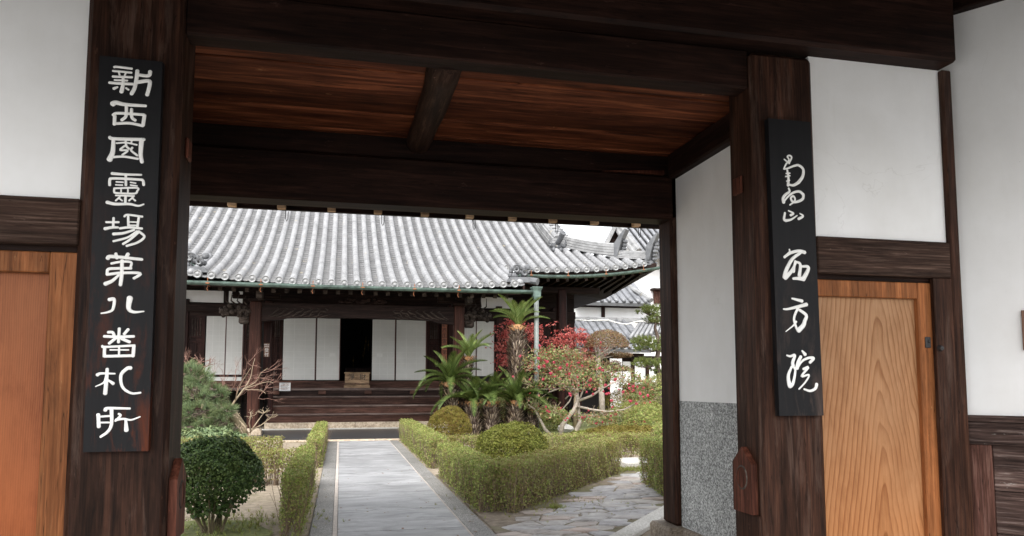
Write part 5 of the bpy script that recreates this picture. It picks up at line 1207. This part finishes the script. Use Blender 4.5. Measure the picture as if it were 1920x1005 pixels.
cycad('smallest cycad at the right end of the clump', cp(996, 812, 21.7, 0), cp(995, 767, 21.7), .2, 12, .8, False, (20, 80))

# ---------------------------------------------------------------- trees
def limb(m, a, b_, r0, r1, wig=.08, n=6, k=6, sag=0.0):
    a, b_ = Vector(a), Vector(b_); L = (b_ - a).length; P = []
    o1 = Vector((random.uniform(-1, 1), random.uniform(-1, 1), random.uniform(-.6, .6))) * L * wig; o2 = Vector((random.uniform(-1, 1), random.uniform(-1, 1), random.uniform(-.6, .6))) * L * wig
    for i in range(n + 1):
        u = i / n; P.append(a.lerp(b_, u) + o1 * math.sin(math.pi * u) + o2 * math.sin(2 * math.pi * u) + Vector((0, 0, sag * math.sin(math.pi * u))))
    m.tube(P, [r0 + (r1 - r0) * i / n for i in range(n + 1)], k); return P
def twigs(m, p, d, L, r, depth, up=.15, spread=.7, k=4):
    p = Vector(p); d = Vector(d).normalized(); q = p + d * L
    mid = p.lerp(q, .5) + Vector((random.uniform(-1, 1), random.uniform(-1, 1), random.uniform(-1, 1))) * L * .09
    m.tube([p, mid, q], [r, r * .85, r * .65], k, False)
    if depth <= 0: return
    for i in range(random.choice((2, 2, 3))):
        nd_ = (d + Vector((random.uniform(-1, 1), random.uniform(-1, 1), random.uniform(-1, 1))) * spread + Vector((0, 0, up))).normalized()
        twigs(m, q if i < 2 else mid, nd_, L * random.uniform(.62, .85), r * .62, depth - 1, up, spread, k)
def pads_pts(pads, n_each):
    P = []; O = []
    for (c, rx, ry, rz), n in zip(pads, n_each):
        v = RNG.normal(size=(n, 3)); v /= np.linalg.norm(v, axis=1, keepdims=True); rr = RNG.uniform(.35, 1, (n, 1)) ** .5
        Q = v * rr * np.array([rx, ry, rz]) + np.array(c); Q += v * wob(Q, 3.5, .12)[:, None]; P.append(Q); O.append(v)
    return np.concatenate(P), np.concatenate(O)
def pad(px, py, Y, rpx, rpy, depth=None):
    c = at(px, py, Y); s = c.y / F * 1.02; return (tuple(c), rpx * s, depth or rpx * s * .8, rpy * s)

# left pine with many twisting branches
pn = thing('pine_tree', 'gnarled pine with feathery green needles at the left behind the post', 'pine tree', tuple(ground(452, 832)), None)
Yp = 18.2
m = MB(); b0 = at(452, 832, Yp); b0.z = 0; P1 = [b0, at(452, 800, Yp), at(436, 778, Yp), at(412, 765, Yp + .2), at(385, 752, Yp + .3), at(355, 735, Yp + .4), at(325, 715, Yp + .5)]
m.tube(P1, [.14, .13, .12, .1, .085, .07, .05], 8); tr = m.obj('trunk', M['bark'], pn, True)
PADS = [pad(350, 700, Yp, 26, 16), pad(372, 712, Yp - .2, 22, 20), pad(395, 742, Yp, 26, 14), pad(355, 742, Yp - .5, 26, 14), pad(420, 770, Yp - .3, 24, 12), pad(370, 775, Yp - .6, 34, 14), pad(345, 790, Yp - .4, 20, 18), pad(400, 800, Yp - .5, 24, 14), pad(365, 812, Yp - .6, 30, 12), pad(320, 730, Yp, 20, 30), pad(425, 815, Yp - .2, 18, 9)]
br = MB()
for (c, rx, ry, rz) in PADS:
    s = min(P1, key=lambda q: (q - Vector(c)).length); Pb = limb(br, s, c, .045, .014, .14, 7, 5)
    for i in range(14):
        q = random.choice(Pb[2:]); d = Vector((random.uniform(-1, 1) * rx, random.uniform(-1, 1) * ry, random.uniform(-.6, 1) * rz)); limb(br, q, Vector(c) + d, .014, .004, .16, 4, 4)
br.obj('branches', M['bark_dk'], pn)
C, O = pads_pts(PADS, [56, 56, 50, 30, 44, 50, 40, 40, 50, 46, 26]); O[:, 2] += .7
V, Fq = needles(C, O, 34, .17, .0035); fast('needles', V, Fq, M['pine'], pn)
# leafless tree spreading over the pine
bt = thing('bare_maple', 'leafless tree with reddish twig tips spreading towards the left porch post', 'tree', tuple(ground(430, 820)), None)
Yb = 19.6; m = MB(); b0 = at(420, 815, Yb); b0.z = 0
S = [b0, at(425, 780, Yb), at(440, 752, Yb), at(458, 728, Yb)]; m.tube(S, [.035, .03, .025, .018], 6)
for e in ((478, 672), (502, 690), (512, 718), (498, 738), (470, 690)): P = limb(m, S[-1] if e[0] > 475 else S[-2], at(e[0], e[1], Yb + random.uniform(-.5, .5)), .013, .005, .1, 7, 5)
T = [b0 + Vector((-.3, 0, 0)), at(375, 735, Yb), at(365, 705, Yb)]; m.tube(T, [.06, .05, .035], 6)
ends = [at(345, 690, Yb), at(362, 684, Yb), at(385, 688, Yb + .3), at(340, 706, Yb)]
for e in ends: limb(m, T[-1], e, .016, .008, .12, 5, 5)
m.obj('trunk', M['twigtan'], bt, True)
m = MB()
for e in [(478, 672), (502, 690), (512, 718), (498, 738), (470, 690), (490, 700), (485, 722)]:
    for i in range(2): twigs(m, at(e[0] - 14, e[1] + 9, Yb + random.uniform(-.4, .4)), (random.uniform(.2, 1), random.uniform(-.6, .6), random.uniform(-.2, .6)), .24, .006, 3, .06, .42)
for e in ends:
    for i in range(4): twigs(m, e, (random.uniform(-1, 1), random.uniform(-1, 1), random.uniform(.0, .6)), .2, .009, 3, .06, .55)
for i in range(8): twigs(m, at(random.uniform(400, 450), random.uniform(715, 750), Yb), (random.uniform(-.4, 1), random.uniform(-1, 1), random.uniform(.3, 1)), .26, .008, 4, .12, .6)
m.obj('twigs', M['twigred'], bt)
# small pale bare tree in front of the porch post
sb = thing('small_bare_tree', 'small pale leafless tree with stubby pruned branches before the left porch post', 'tree', tuple(ground(465, 836)), None)
Ys = 17.6; m = MB(); b0 = at(464, 842, Ys); b0.z = 0; k0 = at(468, 812, Ys); m.tube([b0, at(465, 825, Ys), k0], [.04, .036, .03], 6)
for a in (((468, 812), (478, 797), (494, 775)), ((472, 806), (490, 797), (508, 783)), ((470, 808), (467, 793), (470, 781)), ((466, 815), (459, 800), (447, 786)), ((464, 822), (455, 812), (450, 803))):
    m.tube([at(q[0], q[1], Ys + random.uniform(-.1, .1)) for q in a], [.02, .014, .008], 5); e = at(a[-1][0], a[-1][1], Ys)
    for i in range(5): twigs(m, e, (random.uniform(-1, 1), random.uniform(-1, 1), random.uniform(0, .8)), .08, .008, 2, .1, .9)
m.obj('trunk', M['twigtan'], sb, True)
dome('juniper_clump', 'bluish green spreading needle shrub under the pine', (-2.75, 16.3), 1.0, .6, .62, 'pine', 8000, .06, stems=False, cl=.06)

# red maple
mp = thing('red_maple', 'red-leaved maple behind the cycads and downpipe', 'maple tree', tuple(ground(1080, 802)), None)
Ym = 24.3; m = MB(); b0 = at(1078, 800, Ym); b0.z = 0; S = [b0, at(1080, 745, Ym), at(1085, 700, Ym), at(1098, 655, Ym)]; m.tube(S, [.09, .075, .06, .045], 7)
PADS = [pad(952, 640, Ym, 22, 32), pad(945, 675, Ym, 16, 16), pad(1000, 622, Ym, 26, 16), pad(1030, 655, Ym, 26, 18), pad(1060, 640, Ym, 26, 14), pad(1080, 628, Ym, 24, 10), pad(1108, 652, Ym, 24, 16), pad(1040, 685, Ym, 34, 12), pad(1095, 675, Ym, 24, 14), pad(960, 610, Ym, 16, 14), pad(1010, 680, Ym, 22, 12), pad(1085, 688, Ym, 18, 12)]
for c, *_ in PADS: P = limb(m, random.choice(S[1:]), c, .03, .01, .08, 6, 5)
m.obj('trunk', M['twigtan'], mp, True)
C, O = pads_pts(PADS, [34, 16, 22, 24, 24, 18, 24, 24, 20, 14, 16, 16]); C = C + RNG.normal(size=C.shape) * .12; C = np.repeat(C, 19, 0) + RNG.normal(size=(len(C) * 19, 3)) * np.array([.12, .12, .045])
V, Fq = leaves(C, .11, .045, np.array([0, 0, .6]), .8); fast('leaves', V, Fq, M['maple'], mp)
# loose blossom tree
ct = thing('blossom_tree', 'low spreading tree with crooked pale trunks, sparse leaves and pink blossoms', 'blossom tree', tuple(ground(1068, 815)), None)
Yc = 21.2; m = MB()
def poly(pp, rr, Y0=Yc, k=6): rr = [v * .66 for v in rr]; m.tube([at(x, y, Y0 + dy) if y < 812 else Vector((at(x, y, Y0).x, Y0 + dy, 0)) for x, y, dy in pp], rr, k)
poly([(1050, 816, 0), (1055, 795, 0), (1075, 770, 0), (1083, 752, 0), (1082, 735, 0)], [.12, .11, .09, .09, .07], k=8)
poly([(1076, 816, 0), (1088, 790, .1), (1084, 765, .1), (1085, 745, 0)], [.13, .1, .08, .06], k=8)
poly([(1036, 815, 0), (1022, 805, 0), (1012, 785, 0), (1003, 768, 0), (990, 758, 0)], [.08, .07, .055, .04, .025])
poly([(1083, 752, 0), (1110, 742, -.2), (1130, 728, -.3), (1145, 720, -.3), (1165, 712, -.2)], [.07, .055, .045, .035, .02])
poly([(1083, 762, 0), (1110, 768, -.3), (1140, 772, -.4), (1170, 768, -.4), (1200, 752, -.4)], [.06, .05, .04, .03, .015])
poly([(1082, 735, 0), (1070, 725, .1), (1050, 728, .1), (1030, 735, .2), (1015, 745, .2)], [.05, .045, .04, .03, .02])
poly([(1075, 725, .1), (1058, 705, .1), (1045, 690, .1), (1062, 675, .1)], [.04, .03, .025, .015])
poly([(1060, 748, .1), (1078, 730, .1), (1068, 752, .1), (1045, 778, .1)], [.035, .035, .035, .02])
poly([(1088, 745, 0), (1100, 715, .3), (1125, 700, .4), (1150, 695, .5)], [.045, .035, .025, .015])
trk = m.obj('trunk', M['bark_pale'], ct, True)
PADS = [pad(1005, 680, Yc, 26, 22), pad(1035, 680, Yc, 30, 26), pad(1075, 690, Yc, 34, 26), pad(1110, 685, Yc, 26, 18), pad(1060, 665, Yc, 34, 14), pad(1140, 705, Yc, 34, 18), pad(1180, 715, Yc, 32, 16), pad(1100, 715, Yc - .4, 40, 16), pad(1045, 715, Yc - .3, 34, 16), pad(1010, 715, Yc, 20, 18), pad(1190, 745, Yc - .3, 34, 16), pad(1215, 730, Yc, 22, 18), pad(1040, 775, Yc - .5, 30, 10), pad(1120, 785, Yc - .6, 40, 9), pad(1170, 785, Yc - .5, 36, 9), pad(1000, 760, Yc, 18, 12)]
NE = [150, 170, 190, 140, 150, 160, 150, 180, 160, 100, 150, 110, 110, 150, 140, 90]
m = MB()
for (c, rx, ry, rz) in PADS:
    c = Vector(c)
    for i in range(6): twigs(m, c + Vector((random.uniform(-.6, .6) * rx, random.uniform(-.6, .6) * ry, -.5 * rz)), (random.uniform(-1, 1), random.uniform(-1, 1), random.uniform(0, 1)), .2, .010, 3, .15, .8)
m.obj('twigs', M['twigtan'], ct)
C, O = pads_pts(PADS, [v // 3 for v in NE]); C = C + RNG.normal(size=C.shape) * .08; C = np.repeat(C, 9, 0) + RNG.normal(size=(len(C) * 9, 3)) * np.array([.09, .09, .05])
V, Fq = leaves(C, .085, .04, np.array([0, 0, .6]), .9); fast('leaves', V, Fq, M['cam'], ct)
Cp = C[::9] + RNG.normal(size=C[::9].shape) * .05; V, Fq = leaves(Cp, .07, .035, np.array([0, 0, .6]), .9); fast('reddish_leaves', V, Fq, M['maple'], ct)
fm = MB(); random.seed(3)
C = []; 
for i in range(34):
    a = 6.28 * i / 13; r = .012 + .0011 * i; C.append((r * math.cos(a), r * math.sin(a) * .8, r * .9 * math.sin(a * 1.7)))
C = np.array(C); V, Fq = leaves(C, .05, .042, C * 30, .5); fo = fast('blossom', V, Fq, M['pink'], None, None); bm_ = fo.data; bpy.data.objects.remove(fo)
FL = [(1020, 686), (1022, 676), (1041, 706), (1033, 700), (1010, 672), (1085, 723), (1107, 712), (1098, 718), (1105, 722), (1135, 722), (1142, 728), (1180, 728), (1188, 732), (1195, 725), (1207, 727), (1208, 756), (1219, 754), (1193, 757), (1182, 752), (1192, 762), (1168, 735), (1052, 765), (1024, 763), (1030, 772), (1026, 770), (1060, 788), (1092, 783), (1097, 781), (1146, 787), (1145, 780), (1172, 783), (1180, 791), (1190, 792), (1208, 791), (1118, 794), (1130, 792), (1085, 680), (1115, 730), (1112, 739), (1070, 742), (1200, 738), (1215, 742), (1100, 735), (1050, 690), (1160, 730), (1064, 784)] + [(random.gauss(1150, 50), random.gauss(745, 25)) for _ in range(16)] + [(random.gauss(1050, 40), random.gauss(690, 20)) for _ in range(12)]
for i, (px, py) in enumerate(FL):
    o = bpy.data.objects.new('blossom', bm_); COL.objects.link(o); o.parent = ct; o.location = at(px, py, Yc - .75 + random.uniform(-.15, .25)) - origin(ct); s = random.uniform(.5, 1.0); o.scale = (s, s, s); o.rotation_euler = (random.random() * 6, random.random() * 6, 0)
# clipped russet tree
rt_ = thing('clipped_tree', 'clipped tree with russet domed crown and flat lower pads', 'topiary tree', tuple(ground(1132, 797)), None)
Yr_ = 24.0; m = MB(); b0 = at(1130, 798, Yr_); b0.z = 0; S = [b0, at(1128, 740, Yr_), at(1122, 700, Yr_), at(1121, 672, Yr_)]; m.tube(S, [.12, .1, .095, .09], 8)
for i in range(26):
    e = at(random.uniform(1102, 1172), random.uniform(630, 655), Yr_ + random.uniform(-.6, .6)); limb(m, S[-1], e, .028, .007, .07, 5, 4)
for e in ((1165, 664), (1172, 668), (1150, 662), (1160, 690), (1175, 692), (1145, 688), (1105, 660)): limb(m, S[2] if e[1] > 675 else S[3], at(*e, Yr_), .03, .01, .06, 5, 4)
m.obj('trunk', M['bark_pale'], rt_, True)
PADS = [(tuple(at(1136, 648, Yr_)), .76, .7, .62)]
n = 7000; v = RNG.normal(size=(n, 3)); v /= np.linalg.norm(v, axis=1, keepdims=True); v[:, 2] = np.abs(v[:, 2]) * 1.0 - .05; C = v * np.array([.78, .72, .62]) * RNG.uniform(.8, 1.02, (n, 1)) + np.array(at(1137, 650, Yr_)); V, Fq = leaves(C, .042, .026, v, .7); fast('crown', V, Fq, M['russet'], rt_)
C, O = pads_pts([pad(1163, 665, Yr_, 24, 6), pad(1158, 691, Yr_, 28, 8), pad(1105, 662, Yr_, 18, 4), pad(1148, 681, Yr_, 20, 4)], [2300, 2800, 700, 700]); V, Fq = leaves(C, .042, .026, O + np.array([0, 0, .5]), .7); fast('lower_pads', V, Fq, M['russet'], rt_)
# cloud pruned pine at the right
cpn = thing('cloud_pine', 'cloud-pruned pine with layered yellowish pads beside the rear gate post', 'pine tree', tuple(ground(1232, 795)), None)
Yq = 26.5; m = MB(); b0 = at(1236, 798, Yq); b0.z = 0; S = [b0, at(1240, 730, Yq), at(1232, 680, Yq), at(1236, 640, Yq), at(1228, 615, Yq), at(1232, 590, Yq)]; m.tube(S, [.13, .11, .1, .085, .06, .03], 7)
PADS = [pad(1222, 583, Yq, 30, 9), pad(1236, 600, Yq, 34, 8), pad(1214, 641, Yq, 32, 8), pad(1222, 652, Yq, 36, 8), pad(1210, 682, Yq, 28, 8), pad(1238, 690, Yq, 22, 12), pad(1225, 720, Yq, 26, 8), pad(1262, 640, Yq, 30, 14), pad(1265, 600, Yq, 24, 12)]
for c, rx, ry, rz in PADS:
    s = min(S[1:], key=lambda q: (q - Vector(c)).length); c = Vector(c) - Vector((0, 0, rz)); limb(m, s, c, .045, .015, .1, 6, 5)
    for i in range(10): limb(m, c, c + Vector((random.uniform(-.8, .8) * rx, random.uniform(-.8, .8) * ry, rz * .8)), .018, .006, .1, 4, 4)
m.obj('trunk', M['bark_dk'], cpn, True)
C, O = pads_pts(PADS, [150, 150, 150, 170, 130, 100, 100, 100, 80]); O[:, 2] = np.abs(O[:, 2]) + .5; V, Fq = needles(C, O, 18, .14, .006); fast('needles', V, Fq, M['pine_y'], cpn)
# mossy mounds and low shrubs under the trees at the right
for i, (px, py, Y_, rx, h, mt, lb) in enumerate(((1215, 800, 20.2, .8, .95, 'hedge', 'green mounded shrub behind the cross hedge near the rear gate post'), (1195, 775, 23.0, 1.0, 1.0, 'hedge', 'larger green mound under the cloud pine'), (1150, 815, 17.6, .75, .5, 'azalea_br', 'low russet groundcover mound before the blossom tree'), (1200, 822, 17.0, .7, .52, 'azalea_br', 'low russet mound right of the blossom tree'), (1100, 816, 17.9, .6, .36, 'azalea', 'low green mound at the foot of the blossom tree'), (1235, 720, 24.5, .9, 1.9, 'hedge', 'tall green shrub behind the pink blossoms at the far right'), (1178, 800, 24.8, 1.1, 1.35, 'azalea_br', 'brownish shrub mass in front of the corridor panels'), (1030, 800, 23.6, .7, .8, 'hedge', 'leafy shrub between the cycads and the blossom tree'), (935, 790, 23.5, .7, 1.4, 'cam', 'pale green shrub behind the cycad trunks'))):
    x = at(px, 700, Y_).x; dome('mounded_shrub', lb, (x, Y_), rx, rx * .8, h, mt, 7000, .035, stems=False, cl=.05)
# pale garden stones beneath the trees
for i, (px, Y_, s) in enumerate(((1060, 23.0, .28), (1235, 21.4, .3), (985, 20.2, .2))):
    p = at(px, 750, Y_); m = MB(); m.ball((p.x, Y_, .1), (s, s * .7, s * .55), 9, 6); m.v = [(x + random.uniform(-.04, .04), y_ + random.uniform(-.04, .04), z + random.uniform(-.03, .03)) for x, y_, z in m.v]
    tag(m.obj('garden_stone', M['granite_pale']), ['pale rounded stone under the blossom tree', 'pale stone at the right edge of the garden', 'small pale stone beside the cycads', 'broad pale stone behind the crooked trunks'][i], 'stone')
# grass tufts
def tufts(name, cx_, cy_, n, sx, sy, h, mat):
    C = np.stack([RNG.normal(cx_, sx, n), RNG.normal(cy_, sy, n), np.full(n, .03)], 1); V, Fq = needles(C, np.repeat(np.array([[0, 0, 1.]]), n, 0), 7, h, .0025); fast(name, V, Fq, M[mat], None)
tufts('grass_tufts', -1.0, 8.6, 320, .35, .35, .05, 'hedge'); tufts('grass_tufts', 2.55, 8.75, 60, .05, .05, .06, 'hedge'); tufts('grass_tufts', 4.9, 12.3, 260, .3, .1, .08, 'hedge'); tufts('grass_tufts', -.38, 10.5, 260, .04, 2.2, .045, 'hedge'); tufts('grass_tufts', 2.6, 9.2, 200, .5, .5, .04, 'hedge_dry')
# fallen leaves
C = np.stack([RNG.uniform(-3, 6, 500), RNG.uniform(7.2, 13.5, 500), np.full(500, .036)], 1); V, Fq = leaves(C, .035, .025, np.array([0, 0, 6.]), .6); fast('fallen_leaves', V, Fq, M['russet'], None)
